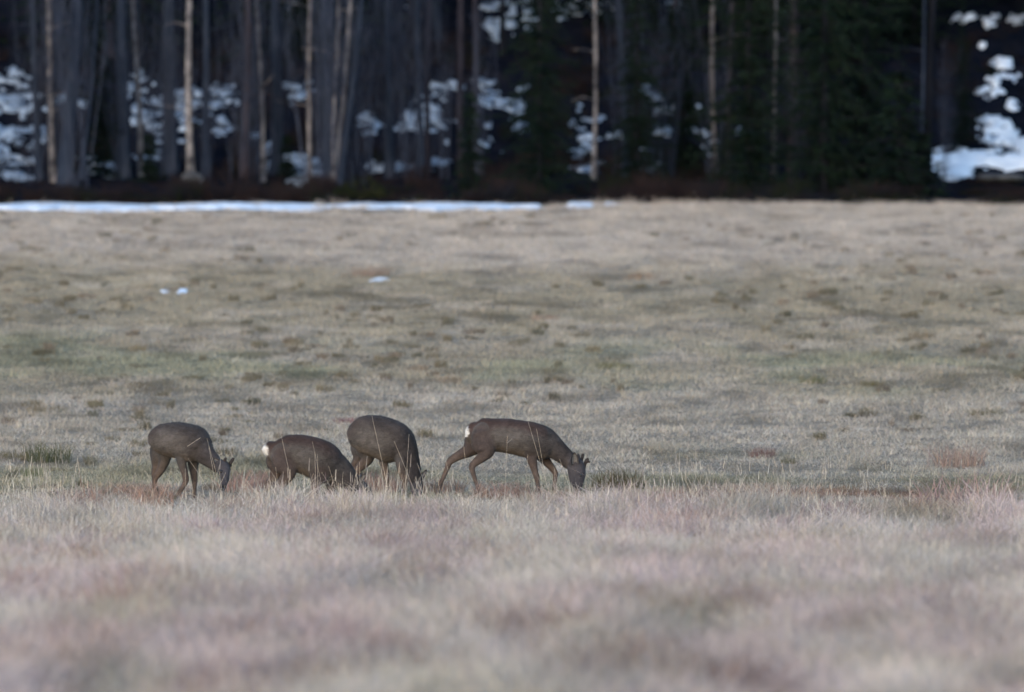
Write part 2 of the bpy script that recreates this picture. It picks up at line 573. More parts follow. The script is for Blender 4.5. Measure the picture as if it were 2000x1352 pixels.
def layer(name, pts, hs, idx, C, label=None):
    z = gz(pts[:, 0], pts[:, 1]) - .01
    P = np.column_stack([pts, z])
    gn_scatter(name, P, hs, idx, C, kind='stuff')


# tall pale grass in front of the deer and down to the camera
p = strew(42, 98.6, .155)
edge = 96.0 + (fbm(p[:, 0] * 1.3, p[:, 1] * .1, 101) - .5) * 7 - 1.6 * np.exp(-((p[:, 0] + 2.95) / .5) ** 2) - 1.0 * np.exp(-((p[:, 0] + .8) / .35) ** 2)
p = p[p[:, 1] < edge]
hn = fbm(p[:, 0] * 2.3, p[:, 1] * .4, 111)
hs = (.45 + .75 * hn) * rng.uniform(.75, 1.2, len(p)) * np.interp(p[:, 1], [50, 80, 90, 95, 98], [1.35, 1.2, 1.05, .85, .6])
hs = hs * (1 + .3 * np.exp(-((p[:, 0] + 1.95) / .6) ** 2) * sst(92, 95, p[:, 1]))
hs = hs * (1 + (sst(.35, .68, fbm(p[:, 0] * 3.4, p[:, 1] * .9, 115)) - .42) * 1.0 * sst(86, 93, p[:, 1]))
sz = np.column_stack([hs * .3 + .75, hs * .3 + .75, hs])
C = tint(p[:, 0], p[:, 1]) * rng.uniform(.85, 1.15, (len(p), 1))
C *= (.80 + .36 * sst(.3, .6, fbm(p[:, 0] * 3.0, p[:, 1] * .3, 121)))[:, None]
spot = sst(.66, .76, fbm(p[:, 0] * 2.9 + 3, p[:, 1] * .35, 171)) * (rng.random(len(p)) < .8)
C = lerp(C, C * np.array((.55, .47, .52)), spot)
layer('tall_dry_grass', p, sz, rng.integers(0, 4, len(p)), C)

# short grazed turf and flattened thatch beyond
p = strew(96, 192, .2, spy=.22)
n2 = fbm(p[:, 0] * 1.2, p[:, 1] * .35, 131)
hs = (.4 + 1.1 * n2) * rng.uniform(.6, 1.3, len(p)) * np.interp(p[:, 1], [96, 112, 150, 165, 192], [.75, 1.0, 1.0, 1.15, 1.3])
sz = np.column_stack([np.full(len(p), 1.0), np.full(len(p), 1.0), hs])
C = tint(p[:, 0], p[:, 1]) * rng.uniform(.8, 1.2, (len(p), 1))
C *= (1.05 - .52 * sst(.53, .74, fbm(p[:, 0] * 2.0, p[:, 1] * .55, 191)))[:, None]
C = lerp(C, STRAW * 1.15, .55 * sst(.60, .75, fbm(p[:, 0] * 1.6 + 9, p[:, 1] * .45, 197)))
idx = np.where(rng.random(len(p)) < .45, rng.integers(7, 9, len(p)), rng.integers(4, 7, len(p)))
keepm = ~((p[:, 1] > 186.5) & (p[:, 0] < 1.5 + rng.normal(0, .5, len(p))) & (rng.random(len(p)) < .82))
layer('short_meadow_grass', p[keepm], sz[keepm], idx[keepm], C[keepm])

# darker little hummocks
p = strew(97, 186, .5, spy=.7)
n3 = fbm(p[:, 0] * .55, p[:, 1] * .16, 141)
p = p[(rng.random(len(p)) < sst(.40, .70, n3) * .42)]
k = len(p)
hs = rng.uniform(.6, 1.7, k) * np.interp(p[:, 1], [97, 112], [.6, 1])
base = np.where(rng.random((k, 1)) < .5, OLIVE * .55, np.where(rng.random((k, 1)) < .5, np.array((.20, .155, .12)), np.array((.15, .13, .09))))
layer('dark_hummock_grass', p, np.column_stack([rng.uniform(.2, .9, k) ** 1.3 + .1, rng.uniform(.2, .6, k), hs * .62]), rng.integers(10, 12, k), base * rng.uniform(.8, 1.3, (k, 1)))

# taller fringe along the far edge of the meadow and fuller pale grass below it
p = strew(162, 191.8, .3, spy=.4)
m_ = (rng.random(len(p)) < np.interp(p[:, 1], [162, 170, 188, 191], [.15, .45, .55, .9]))
m_ &= ~((p[:, 1] > 184.5) & (p[:, 0] < 1.2) & (rng.random(len(p)) < .8))
p = p[m_]; k = len(p)
hs = rng.uniform(.3, .6, k) * np.where(p[:, 1] > 187.5, 1.0 + .55 * sst(.45, .65, fbm(p[:, 0] * 1.5, p[:, 1] * .2, 161)), 1)
layer('far_pale_grass', p, np.column_stack([np.full(k, .9), np.full(k, .9), hs]), rng.integers(0, 4, k), tint(p[:, 0], p[:, 1]) * rng.uniform(.85, 1.15, (k, 1)))

# loose stalks with seed heads
p = strew(60, 100, .55, spy=.6)
p = p[fbm(p[:, 0] * .7, p[:, 1] * .3, 151) > .55]; k = len(p)
layer('seed_head_stalks', p, np.column_stack([np.ones(k), np.ones(k), rng.uniform(.5, .95, k)]), np.full(k, 9), STRAW * rng.uniform(.9, 1.35, (k, 1)))

# countable tussocks
TUS = [(490, 962, .55, .30, (.30, .185, .15), 'rusty clump of dead growth between the first and second deer'),
       (735, 962, .5, .30, (.30, .18, .145), 'rusty clump of dead growth under the belly of the third deer'),
       (860, 968, .42, .24, (.28, .18, .14), 'rusty low clump between the third deer and the striding buck'),
       (985, 972, .5, .22, (.30, .19, .15), 'reddish low clump under the belly of the striding antlered buck'),
       (1330, 985, .6, .22, (.27, .17, .14), 'reddish heathery clump at the edge of the tall grass right of the herd'),
       (1440, 982, .6, .2, (.25, .155, .125), 'second reddish heathery clump, further right along the tall grass edge'),
       (20, 900, .4, .16, (.16, .13, .08), 'flat brown hummock cut by the left edge of the photo'),
       (300, 990, .4, .3, (.33, .21, .16), 'orange-brown dead clump at the hind feet of the leftmost deer'),
       (1085, 1005, .45, .3, (.36, .23, .18), 'warm ochre-pink clump in the tall grass below the antlered head'),(95, 905, .42, .30, (.085, .085, .045), 'dark olive grass tussock at the left, a few steps behind the first deer'),
       (62, 935, .2, .16, (.13, .14, .07), 'small greenish tussock below the dark one at the left edge of the herd'),
       (1205, 958, .45, .30, (.11, .08, .045), 'brown mounded tussock just to the right of the antlered head'),
       (1490, 895, .26, .17, (.17, .10, .09), 'small round reddish-brown tussock alone on the pale turf right of the deer'),
       (1290, 884, .34, .2, (.36, .31, .25), 'pale spiky tussock splayed open on the turf between antlered deer and red tussock'),
       (1890, 1010, .8, .50, (.32, .215, .19), 'tall reddish clump of dead grass at the right edge of the foreground'),
       (1450, 1030, .5, .34, (.24, .2, .13), 'ochre rounded tussock at the front of the tall pale grass'),
       (1610, 1040, .4, .36, (.22, .15, .15), 'dark mauve clump in the tall grass right of the ochre tussock'),
       (725, 541, .5, .22, (.32, .22, .17), 'orange-brown tussock far out in the meadow beside the thin snow streak'),
       (1065, 626, .32, .12, (.32, .21, .16), 'low rusty orange tuft in the middle of the meadow'),
       (1252, 546, .42, .16, (.31, .22, .16), 'rust and olive tussock far out above the middle of the meadow'),
       (1455, 458, .3, .2, (.2, .17, .15), 'single dark shaggy tussock near the far edge of the meadow'),
       (1800, 664, .3, .16, (.2, .15, .1), 'small brown tussock in the right part of the middle meadow'),
       (1870, 915, .55, .34, (.3, .21, .17), 'loose reddish clump with a dark foot standing right on the near turf'),
       (1590, 750, .3, .14, (.14, .13, .07), 'dark green little hummock in the middle meadow right of centre'),
       (1700, 757, .26, .12, (.15, .12, .06), 'dark olive-brown hummock right beside the little green one'),
       (1200, 720, .42, .13, (.17, .15, .08), 'flat olive hummock above and right of the antlered deer'),
       (690, 826, .45, .1, (.26, .14, .13), 'flat reddish patch of low growth just behind the rump of the third deer'),
       (72, 808, .22, .14, (.2, .155, .1), 'little brown tussock left of its twin above the first deer'),
       (113, 806, .2, .13, (.19, .15, .1), 'little brown tussock right of its twin above the first deer'),
       (1925, 815, .35, .16, (.16, .13, .08), 'brownish hummock near the right edge above the loose reddish clump')]
tm = [tuft_mesh('tussock_blades_mesh', 260, 1.0, .85, .75, .02, 300 + i, 0, M_TUSS) for i in range(3)]
for i, (px, py, wd, h, c, lab) in enumerate(TUS):
    g = gpt(px, py)
    o = link('grass_tussock', tm[i % 3], label=lab, category='grass tussock', group='grass tussocks standing out in the meadow')
    o.location = g - Vector((0, 0, .01))
    o.scale = (wd * .62, wd * .62, h); o.rotation_euler = (0, 0, i * 1.3)
    o['tint'] = [c[0] * 1.15, c[1] * 1.15, c[2] * 1.15]

# traced dry stalks that cross the deer
STK = [((986, 975), (991, 851), 97.6), ((990, 866), (1000, 857), 97.6), ((1064, 930), (1031, 822), 97.8), ((1066, 935), (1048, 838), 97.9), ((1026, 960), (1031, 888), 97.7),
       ((1118, 970), (1093, 897), 98), ((1142, 1000), (1124, 942), 97.5), ((1100, 975), (1058, 902), 97.5), ((1115, 962), (1108, 920), 97.8), ((912, 925), (905, 868), 97.9),
       ((882, 950), (871, 900), 97.8), ((936, 1000), (921, 945), 97.5), ((618, 985), (615, 884), 96.5), ((621, 985), (620, 888), 96.6), ((600, 960), (612, 925), 96.5),
       ((575, 970), (549, 850), 96.6), ((616, 890), (610, 862), 96.6), ((758, 960), (726, 811), 97.2), ((793, 960), (799, 848), 97.5), ((800, 935), (770, 862), 97.4), ((765, 985), (750, 925), 96.9),
       ((725, 985), (757, 928), 96.9), ((715, 975), (742, 930), 97), ((740, 990), (748, 932), 97), ((690, 985), (722, 945), 96.8), ((705, 985), (700, 940), 96.8),
       ((735, 988), (720, 925), 96.9), ((655, 975), (640, 942), 96.6), ((645, 980), (655, 945), 96.6), ((550, 985), (556, 942), 96.6), ((565, 990), (558, 938), 96.6),
       ((419, 935), (408, 873), 98.2), ((420, 940), (430, 905), 98.2), ((416, 900), (404, 856), 98.2), ((366, 872), (392, 855), 98.4), ((388, 925), (367, 895), 98.3),
       ((362, 975), (362, 915), 98.2), ((434, 960), (428, 920), 98), ((470, 985), (468, 950), 98), ((825, 990), (812, 940), 97), ((800, 985), (822, 930), 97), ((835, 960), (815, 905), 97.1),
       ((1370, 985), (1345, 935), 98), ((1535, 985), (1533, 930), 98), ((1260, 980), (1262, 940), 98), ((1265, 985), (1270, 935), 98), ((1710, 975), (1716, 945), 98)]
mb = MB()
for i in range(170):
    x = random.uniform(-10, 2010) if i > 90 else random.gauss(735, 60); y = random.uniform(975, 1015)
    STK.append(((x, y), (x + random.gauss(0, 16), y - random.uniform(25, 75)), random.uniform(95.5, 97.5)))
for a, b, Y in STK:
    A = unproj(a[0], a[1], Y); B = unproj(b[0], b[1], Y + random.uniform(-.2, .2))
    d = B - A
    g = float(gz(A.x, A.y))
    A = A - d * max(0, (A.z - g) / max(d.z, .02)) if d.z > .1 else A
    bow = Vector((random.uniform(-.01, .01), 0, 0)) * d.length
    mb.tube([A, A + d * .5 + bow, B], [.0016, .0014, .0009], 3)
M_STALK = m_noise('pale_stalks', [(.3, (.42, .34, .26)), (.7, (.60, .50, .40))], 5, bmp=0)
link('pale_dry_stalks', mb.mesh('pale_dry_stalks', [M_STALK]), kind='stuff')

# ------------------------------------------------------------------ roe deer
def catmull(P, per):
    P = np.asarray(P, float)
    Q = np.vstack([2 * P[0] - P[1], P, 2 * P[-1] - P[-2]])
    out = []
    for i in range(1, len(Q) - 2):
        for k in range(per):
            t = k / per
            a, b, c, d = Q[i - 1], Q[i], Q[i + 1], Q[i + 2]
            out.append(.5 * ((2 * b) + (-a + c) * t + (2 * a - 5 * b + 4 * c - d) * t * t + (-a + 3 * b - 3 * c + d) * t ** 3))
    out.append(P[-1])
    return np.array(out)


class Body:
    """lofted limbs that a voxel remesh then fuses into one continuous skin"""

    def __init__(self, Y0, px0, yaw):
        self.Y0 = Y0; self.px0 = px0; self.yaw = math.radians(yaw)
        self.lat = Vector((math.sin(self.yaw), math.cos(self.yaw), 0))      # towards the far flank
        self.mpp = Y0 / FPX
        self.V = []; self.F = []; self.cen = []; self.tag = []; self.tan = []

    def depth(self, px):
        return self.Y0 - (px - self.px0) * self.mpp * math.tan(self.yaw)

    def P(self, px, py, dy=None):
        return unproj(px, py, self.depth(px) if dy is None else self.Y0 + dy)

    def limb(self, st, tag, dy=None, n=20, per=6, sq=1.0, lat=None, round_end=True):
        """st rows: px, py, half height in px, half width in px(lateral) [, dy]"""
        L = lat or self.lat
        rows = []
        for r in st:
            p = self.P(r[0], r[1], (r[4] if len(r) > 4 else dy))
            rows.append([p.x, p.y, p.z, r[2] * self.mpp, r[3] * self.mpp])
        R = catmull(rows, per)
        c = R[:, :3]
        tn = np.gradient(c, axis=0); tn /= np.linalg.norm(tn, axis=1)[:, None] + 1e-9
        rings = []
        N = len(R)
        if round_end:
            for e, s in ((0, -1), (N - 1, 1)):
                pass
        def ring(ci, ti, rh, rw):
            t = Vector(ti); b = L.cross(t)
            b.normalize(); l2 = t.cross(b)
            if b.z < 0 and abs(t.z) < .7:
                b = -b
            o = []
            for k in range(n):
                a = 2 * math.pi * k / n
                ca, sa = math.cos(a), math.sin(a)
                if sq != 1:
                    ca = math.copysign(abs(ca) ** sq, ca); sa = math.copysign(abs(sa) ** sq, sa)
                o.append(Vector(ci) + l2 * (ca * rw) + b * (sa * rh))
            return o
        def cap(i, s):
            rr = min(R[i, 3], R[i, 4]) * .75
            out = []
            for q, sc in ((.5, .87), (.85, .53), (.99, .12)):
                out.append(ring(c[i] + s * tn[i] * rr * q, tn[i], max(R[i, 3], .001) * sc, max(R[i, 4], .001) * sc))
            return out
        rings = cap(0, -1)[::-1] + [ring(c[i], tn[i], max(R[i, 3], .001), max(R[i, 4], .001)) for i in range(N)] + cap(N - 1, 1)
        b0 = len(self.V)
        for r_ in rings:
            self.V += [tuple(v) for v in r_]
        m = len(rings)
        for i in range(m - 1):
            for k in range(n):
                k2 = (k + 1) % n
                self.F.append((b0 + i * n + k, b0 + i * n + k2, b0 + (i + 1) * n + k2, b0 + (i + 1) * n + k))
        self.F.append(tuple(b0 + k for k in range(n))[::-1])
        e = b0 + (m - 1) * n
        self.F.append(tuple(e + k for k in range(n)))
        for i in range(N):
            self.cen.append(tuple(c[i])); self.tag.append((tag, i / (N - 1), max(R[i, 3], R[i, 4]))); self.tan.append(tuple(tn[i]))


def leg(B, st, tag, dy, hoof=True):
    st = [tuple(r_) for r_ in st]
    st[0] = (st[0][0], st[0][1], st[0][2] * .8, st[0][3] * .55); st[1] = (st[1][0], st[1][1], st[1][2], st[1][3] * .82)
    B.limb(st, tag, dy=dy, n=14, per=5)
    return st[-1]


M_COAT, _t, _b = mat('deer_coat', .9, .05)
_a = nd(_t, 'ShaderNodeAttribute', attribute_type='GEOMETRY', attribute_name='tint')
_n = noise(_t, 26, 5, sc=(1, 1, 1)); _r = ramp(_t, _n.outputs[0], [(.3, (.82,) * 3), (.7, (1.15,) * 3)])
_t.links.new(mul(_t, _a.outputs['Color'], _r.outputs[0]), _b.inputs['Base Color'])
bump(_t, _b, _n.outputs[0], .012)
_b.inputs['Sheen Weight'].default_value = .05
M_EYE, _t, _b = mat('deer_eye', .08, .6); _b.inputs['Base Color'].default_value = (.008, .006, .005, 1)
M_NOSE, _t, _b = mat('deer_nose', .35, .5); _b.inputs['Base Color'].default_value = (.012, .011, .012, 1)
M_HOOF, _t, _b = mat('deer_hoof', .5, .4); _b.inputs['Base Color'].default_value = (.03, .025, .022, 1)
M_VELV = m_noise('antler_velvet', [(.3, (.022, .018, .017)), (.7, (.06, .05, .046))], 60, bmp=.003)
M_EARO = m_noise('ear_back', [(.3, (.035, .032, .032)), (.7, (.07, .062, .06))], 60, bmp=.002)
M_EARI = m_noise('ear_inside', [(.3, (.08, .075, .072)), (.7, (.17, .155, .15))], 60, bmp=.002)


def ball(name, c, r, m, parent, sc=(1, 1, 1), rot=None):
    V = []; F = []
    n, k = 12, 8
    for i in range(k + 1):
        a = math.pi * i / k
        for j in range(n):
            b = 2 * math.pi * j / n
            V.append((r * sc[0] * math.sin(a) * math.cos(b), r * sc[1] * math.sin(a) * math.sin(b), r * sc[2] * math.cos(a)))
    for i in range(k):
        for j in range(n):
            F.append((i * n + j, (i + 1) * n + j, (i + 1) * n + (j + 1) % n, i * n + (j + 1) % n))
    if rot:
        V = [tuple(rot @ Vector(v)) for v in V]
    me = new_mesh(name, [tuple(Vector(v) + c) for v in V], F, [m], None, True)
    return link(name, me, parent)


def ear(base, tip, wide, face, parent):
    """cupped leaf-shaped ear; face = direction its hollow opens to"""
    ax = tip - base; Lh = ax.length; ax.normalize()
    f = (face - ax * face.dot(ax)).normalized(); s = ax.cross(f)
    nu, nv = 10, 10
    V = []; F = []; M = []
    for side in (0, 1):
        for i in range(nu + 1):
            t = i / nu
            w_ = wide * (math.sin(math.pi * min(1, (t * .78 + .2))) ** .75) * (1 - .15 * t)
            if i == nu: w_ = wide * .06
            for j in range(nv + 1):
                a = (j / nv - .5) * 2
                cup = (a * a) * w_ * .75
                th = .0 if side == 0 else -.006 * (1 - abs(a) ** 3)
                p = base + ax * (Lh * t) + s * (a * w_ * .92) + f * (cup + th)
                V.append(tuple(p))
    o = (nu + 1) * (nv + 1)
    for i in range(nu):
        for j in range(nv):
            a = i * (nv + 1) + j
            F.append((a, a + 1, a + nv + 2, a + nv + 1)); M.append(1 if 1 <= i < nu - 2 and 2 <= j < nv - 2 else 0)
            F.append((o + a, o + a + nv + 1, o + a + nv + 2, o + a + 1)); M.append(0)
    return link('ear', new_mesh('ear', V, F, [M_EARO, M_EARI], None, True, M), parent)


def antler(pts, r0, parent, tine=None):
    mb = MB()
    n = len(pts)
    rad = [r0 * (1.15, 1.0, 1.0, 1.1, .95, .45)[min(5, int(i * 5 / (n - 1)))] for i in range(n)]
    mb.tube(pts, rad, 10)
    if tine:
        mb.tube(tine, [r0 * .8, r0 * .75, r0 * .4], 8)
    return link('antler', mb.mesh('antler', [M_VELV], smooth=True), parent)


GREYB = np.array((.060, .053, .050)); DARKB = np.array((.036, .030, .029)); LEGB = np.array((.088, .064, .053)); BELLY = np.array((.105, .084, .070))
NECKB = np.array((.042, .036, .036)); HEADB = np.array((.052, .046, .048)); WHITE = np.array((.62, .60, .58)); MUZZ = np.array((.015, .014, .015))


def build_deer(B, label, rump=None, rump_r=(.05, .05, .09), seed=1, hooves=(), brown=1.0, head_d=None):
    # fuse the limbs
    me = bpy.data.meshes.new('skin_source')
    me.from_pydata(B.V, [], B.F)
    tmp = bpy.data.objects.new('skin_source', me)
    COL.objects.link(tmp)
    md = tmp.modifiers.new('r', 'REMESH'); md.mode = 'VOXEL'; md.voxel_size = .0085; md.use_smooth_shade = True
    sm = tmp.modifiers.new('s', 'SMOOTH'); sm.factor = .5; sm.iterations = 9
    dg = bpy.context.evaluated_depsgraph_get(); dg.update()
    ev = tmp.evaluated_get(dg)
    bm_ = bpy.data.meshes.new_from_object(ev)
    bpy.data.objects.remove(tmp)
    n = len(bm_.vertices)
    co = np.empty(n * 3); bm_.vertices.foreach_get('co', co); co = co.reshape(-1, 3)
    no = np.empty(n * 3); bm_.vertices.foreach_get('normal', no); no = no.reshape(-1, 3)
    dsp = (fbm(co[:, 0] * 7 + seed, co[:, 2] * 6, 600 + seed, 2) - .5) * .022 * np.clip(sst(.45, .6, co[:, 2] + .15), .15, 1)
    co = co + no * dsp[:, None]; bm_.vertices.foreach_set('co', co.ravel()); bm_.update()
    cen = np.array(B.cen); R = np.array([t[2] for t in B.tag]); T = np.array([t[1] for t in B.tag]); tan = np.array(B.tan)
    tags = np.array([t[0] for t in B.tag])
    d = np.sqrt(((co[:, None] - cen[None]) ** 2).sum(2)) / R[None] ** .8
    wgt = np.exp(-d * 1.0 / d.min(1)[:, None] * 5)
    base = np.zeros((len(cen), 3))
    for i in range(len(cen)):
        tg, t = tags[i], T[i]
        if tg == 'torso': base[i] = GREYB
        elif tg == 'neck': base[i] = NECKB
        elif tg == 'head': base[i] = HEADB * (1 - t) + np.array((.035, .032, .035)) * t
        elif tg == 'leg': base[i] = LEGB * sst(.12, .5, t) + (DARKB * np.array((1.3, 1.2, 1.15)) if brown > 1 else GREYB * .92) * (1 - sst(.12, .5, t))
        else: base[i] = LEGB
    col = (wgt @ base) / wgt.sum(1)[:, None]
    near = np.argmin(d, 1)
    ntag = tags[near]
    up = no[:, 2]
    tt_ = T[near]
    sad = DARKB * np.array((1.2, .86, .78)) if brown > 1 else DARKB
    tor = np.isin(ntag, ['torso'])
    nz = fbm(co[:, 0] * 9 + seed * 7, co[:, 2] * 9, 200 + seed)
    # darker saddle, paler warm belly: the coat's own pattern
    relz = np.where(tor, (co[:, 2] - cen[near][:, 2]) / (R[near] + 1e-6), 0)
    col = np.where((tor & (relz > .25))[:, None], lerp(col, sad, sst(-.05, .95, relz) * .9), col)
    col = np.where((tor & (relz < -.45))[:, None], lerp(col, BELLY, sst(.35, .85, -relz) * .9), col)
    # dark brown hindquarter, greyer flank, darker shoulder
    tor2 = tor.astype(float)
    hq = tor2 * (1 - sst(.12, .42, tt_)) * sst(-.5, .3, relz)
    col = lerp(col, DARKB * np.array((1.25, .95, .85)), hq * (.75 if brown > 1 else .35))
    fl = tor2 * sst(.25, .45, tt_) * (1 - sst(.6, .8, tt_)) * (1 - sst(.2, .7, relz)) * sst(-.7, -.2, relz)
    col = lerp(col, GREYB * 1.28, fl * .8)
    sh = tor2 * sst(.72, .95, tt_)
    col = lerp(col, NECKB * .9, sh * .7)
    if brown < 1:
        col = lerp(col, NECKB * .62, (np.isin(ntag, ['neck']) | (tor & (tt_ > .85))).astype(float) * .7)
    lift = (.74 + .52 * fbm(co[:, 0] * 5 + seed, co[:, 2] * 5, 400 + seed, 3)); col *= 1.14 * (lift * (.86 + .28 * fbm(co[:, 0] * 16, co[:, 2] * 30, 500 + seed, 3)))[:, None]
    col *= (.86 + .28 * nz)[:, None]
    if rump is not None:
        c = np.array(B.P(*rump))
        q = ((co - c) / np.array(rump_r)); r2 = (q ** 2).sum(1) + (nz - .5) * .5
        col = lerp(col, WHITE, 1 - sst(.6, 1.35, r2))
    if head_d is not None:
        hc = np.array(head_d)
        q = np.sqrt(((co - hc) ** 2).sum(1))
        col = lerp(col, MUZZ, (1 - sst(.02, .05, q)) * .8)
    at = bm_.color_attributes.new('tint', 'FLOAT_COLOR', 'POINT')
    c4 = np.ones((n, 4), np.float32); c4[:, :3] = col
    at.data.foreach_set('color', c4.ravel())
    bm_.materials.clear(); bm_.materials.append(M_COAT)
    bm_.name = 'body'
    org = Vector((float(cen[:, 0].mean()), B.Y0, 0)); org.z = float(gz(org.x, org.y))
    root = thing('roe_deer', org, label, 'deer', 'roe deer grazing in the meadow')
    bm_.transform(Matrix.Translation(-org))
    link('body', bm_, root)
    # winter coat hair over the skin
    r = np.random.default_rng(seed)
    pick = r.integers(0, n, 30000)
    p = co[pick] - np.array(org); nn = no[pick]; tt = -tan[near[pick]]
    s = np.where(np.isin(ntag[pick], ['torso', 'neck', 'leg', 'head']), 1, 1)
    tt = -tt                                                     # hair lies from head to tail / down the leg
    isb = np.isin(ntag[pick], ['torso', 'neck'])
    tt = np.where(isb[:, None], -tt, tt) + np.array((0, 0, -.35)) * isb[:, None]
    tt = tt - nn * (tt * nn).sum(1)[:, None]; tt /= np.linalg.norm(tt, axis=1)[:, None] + 1e-6
    dr = tt + nn * r.uniform(.12, .4, (len(p), 1)) + r.normal(0, .14, p.shape)
    Lh = np.where(np.isin(ntag[pick], ['torso', 'neck']), .024, .011)[:, None] * r.uniform(.6, 1.3, (len(p), 1))
    sd_ = np.cross(nn, tt) * .0024
    a_ = p - sd_; b_ = p + sd_; c_ = p + dr * Lh
    V = np.stack([a_, b_, c_], 1).reshape(-1, 3)
    hm = bpy.data.meshes.new('fur')
    hm.vertices.add(len(V)); hm.vertices.foreach_set('co', V.astype(np.float32).ravel())
    hm.loops.add(len(V)); hm.loops.foreach_set('vertex_index', np.arange(len(V), dtype=np.int32))
    hm.polygons.add(len(p)); hm.polygons.foreach_set('loop_start', np.arange(0, len(V), 3, dtype=np.int32))
    hm.update(calc_edges=True)
    hm.materials.append(M_COAT)
    at = hm.color_attributes.new('tint', 'FLOAT_COLOR', 'POINT')
    clump = .72 + .6 * fbm(p[:, 0] * 24, p[:, 2] * 34, 700 + seed, 2)
    hc_ = np.repeat(col[pick] * r.uniform(.85, 1.22, (len(p), 1)) * clump[:, None], 3, 0)
    c4 = np.ones((len(V), 4), np.float32); c4[:, :3] = hc_
    at.data.foreach_set('color', c4.ravel())
    link('fur', hm, root, kind='stuff')
    # cloven hooves
    for hx, hy, dy, ang in hooves:
        q = B.P(hx, hy, dy) - org
        mb = MB()
        for sgn in (-1, 1):
            o_ = q + Vector((0, sgn * .009, 0))
            dirv = Vector((math.cos(ang), 0, math.sin(ang)))
            mb.tube([o_ - dirv * .004, o_ + dirv * .022, o_ + dirv * .045], [.013, .012, .005], 8)
        link('hoof', mb.mesh('hoof', [M_HOOF], smooth=True), root)
    return root, org


def W(B, org, px, py, dy):
    return B.P(px, py, dy) - org


# --- 4: the antlered buck on the right, striding, side on
B = Body(102.4, 1000, 6)
B.limb([(926, 846, 22, 22), (936, 848, 29, 27), (955, 849, 33, 31), (975, 850, 33, 34), (1000, 853, 34, 36), (1022, 857, 35, 36), (1042, 861, 36, 34), (1058, 866, 34, 30), (1070, 872, 27, 24)], 'torso', sq=.93)
B.limb([(1046, 858, 30, 24), (1066, 864, 28, 21), (1086, 877, 21.5, 16), (1102, 890, 18, 13), (1116, 904, 16, 12)], 'neck')
hd = -.10
hlat = Vector((.55, .83, 0)).normalized()
B.limb([(1121, 902, 12, 12, hd), (1127, 911, 15.5, 13.5, hd - .01), (1130, 923, 14.5, 13, hd - .03), (1130.5, 934, 12.5, 10.5, hd - .05), (1130, 944, 10, 8.5, hd - .07), (1130, 951.5, 7.2, 7, hd - .08), (1129.5, 956, 4.5, 5, hd - .085)], 'head', lat=hlat, n=22)
B.limb([(1117, 915, 9, 9, hd), (1118, 930, 8.5, 8, hd - .02), (1121, 943, 6.5, 6, hd - .05), (1125, 950, 4, 4.5, hd - .07)], 'head', lat=hlat)
# hind legs
nd_, fd_ = -.075, .085
leg(B, [(940, 846, 26, 18), (945, 866, 25, 17), (951, 880, 17, 13), (943, 891, 11.5, 9.5), (931, 901.5, 8.5, 7), (922, 911, 6.8, 5.5), (923.5, 922, 5.4, 4.6), (928, 937, 4.4, 4), (933, 952, 4.4, 4.2), (935, 957, 4.6, 4.4), (938, 963, 4.2, 4)], 'leg', nd_)
leg(B, [(932, 850, 24, 16), (925, 868, 22, 15), (914, 880, 14.5, 12), (900, 888, 10.5, 9), (886, 896, 8, 7), (878, 903, 7, 5.8), (874, 913, 5.6, 4.8), (867, 930, 4.4, 4), (860, 946, 4.2, 4), (858, 951, 4.4, 4.2), (858, 957, 4, 4)], 'leg', fd_)
# fore legs
leg(B, [(1046, 868, 24, 15), (1040, 884, 17, 12), (1039, 896, 11.5, 9), (1042, 910, 8, 7), (1046, 925, 6.3, 5.8), (1048.5, 933, 6.2, 5.6), (1050, 944, 4.4, 4), (1052, 957, 4.2, 4), (1054, 963, 4.2, 4)], 'leg', nd_)
leg(B, [(1056, 872, 22, 14), (1060, 890, 14, 11), (1068, 902, 9.5, 8), (1077, 913, 7.2, 6.4), (1083.5, 922, 6.2, 5.6), (1085, 930, 5, 4.6), (1083, 945, 4.2, 4), (1083, 955, 4.2, 4), (1086, 960, 4, 4)], 'leg', fd_)
B.limb([(917, 838, 4, 5), (914, 843, 4, 5), (914, 850, 3, 4)], 'torso')
deer4, org = build_deer(B, 'antlered roe buck striding with head lowered, rightmost of the four deer', rump=(911, 842, .0), rump_r=(.032, .12, .056), seed=4, brown=1.3,
                        hooves=[(939, 965, nd_, -.4), (858, 959, fd_, -.9), (1055, 965, nd_, -.3), (1087, 962, fd_, -.3)], head_d=B.P(1130, 955, hd - .09))
ball('eye', W(B, org, 1134.2, 928.5, hd - .092), .0145, M_EYE, deer4, (.8, .8, 1.1))
ball('eye', W(B, org, 1142, 928, hd + .03), .013, M_EYE, deer4, (.8, .8, 1.1))
ball('nose', W(B, org, 1131, 956.5, hd - .10), .019, M_NOSE, deer4, (1.1, 1, .9))
ear(W(B, org, 1122, 908, hd - .05), W(B, org, 1121.5, 883, hd - .09), .044, Vector((.12, -.98, 0)), deer4)
ear(W(B, org, 1131, 903, hd + .07), W(B, org, 1128, 886, hd + .13), .03, Vector((.9, -.2, 0)), deer4)
antler([W(B, org, x, y, hd + .0) for x, y in ((1139, 918), (1141, 911), (1143.5, 904), (1146.5, 899), (1148, 897), (1150, 898))], .0155, deer4,
       [W(B, org, 1145.5, 901, hd), W(B, org, 1149, 901.5, hd - .01), W(B, org, 1152, 903, hd - .02)])
antler([W(B, org, x, y, hd + .06) for x, y in ((1133, 910), (1135, 903), (1136.5, 897), (1137.5, 892), (1138.5, 888), (1139, 886))], .0135, deer4)

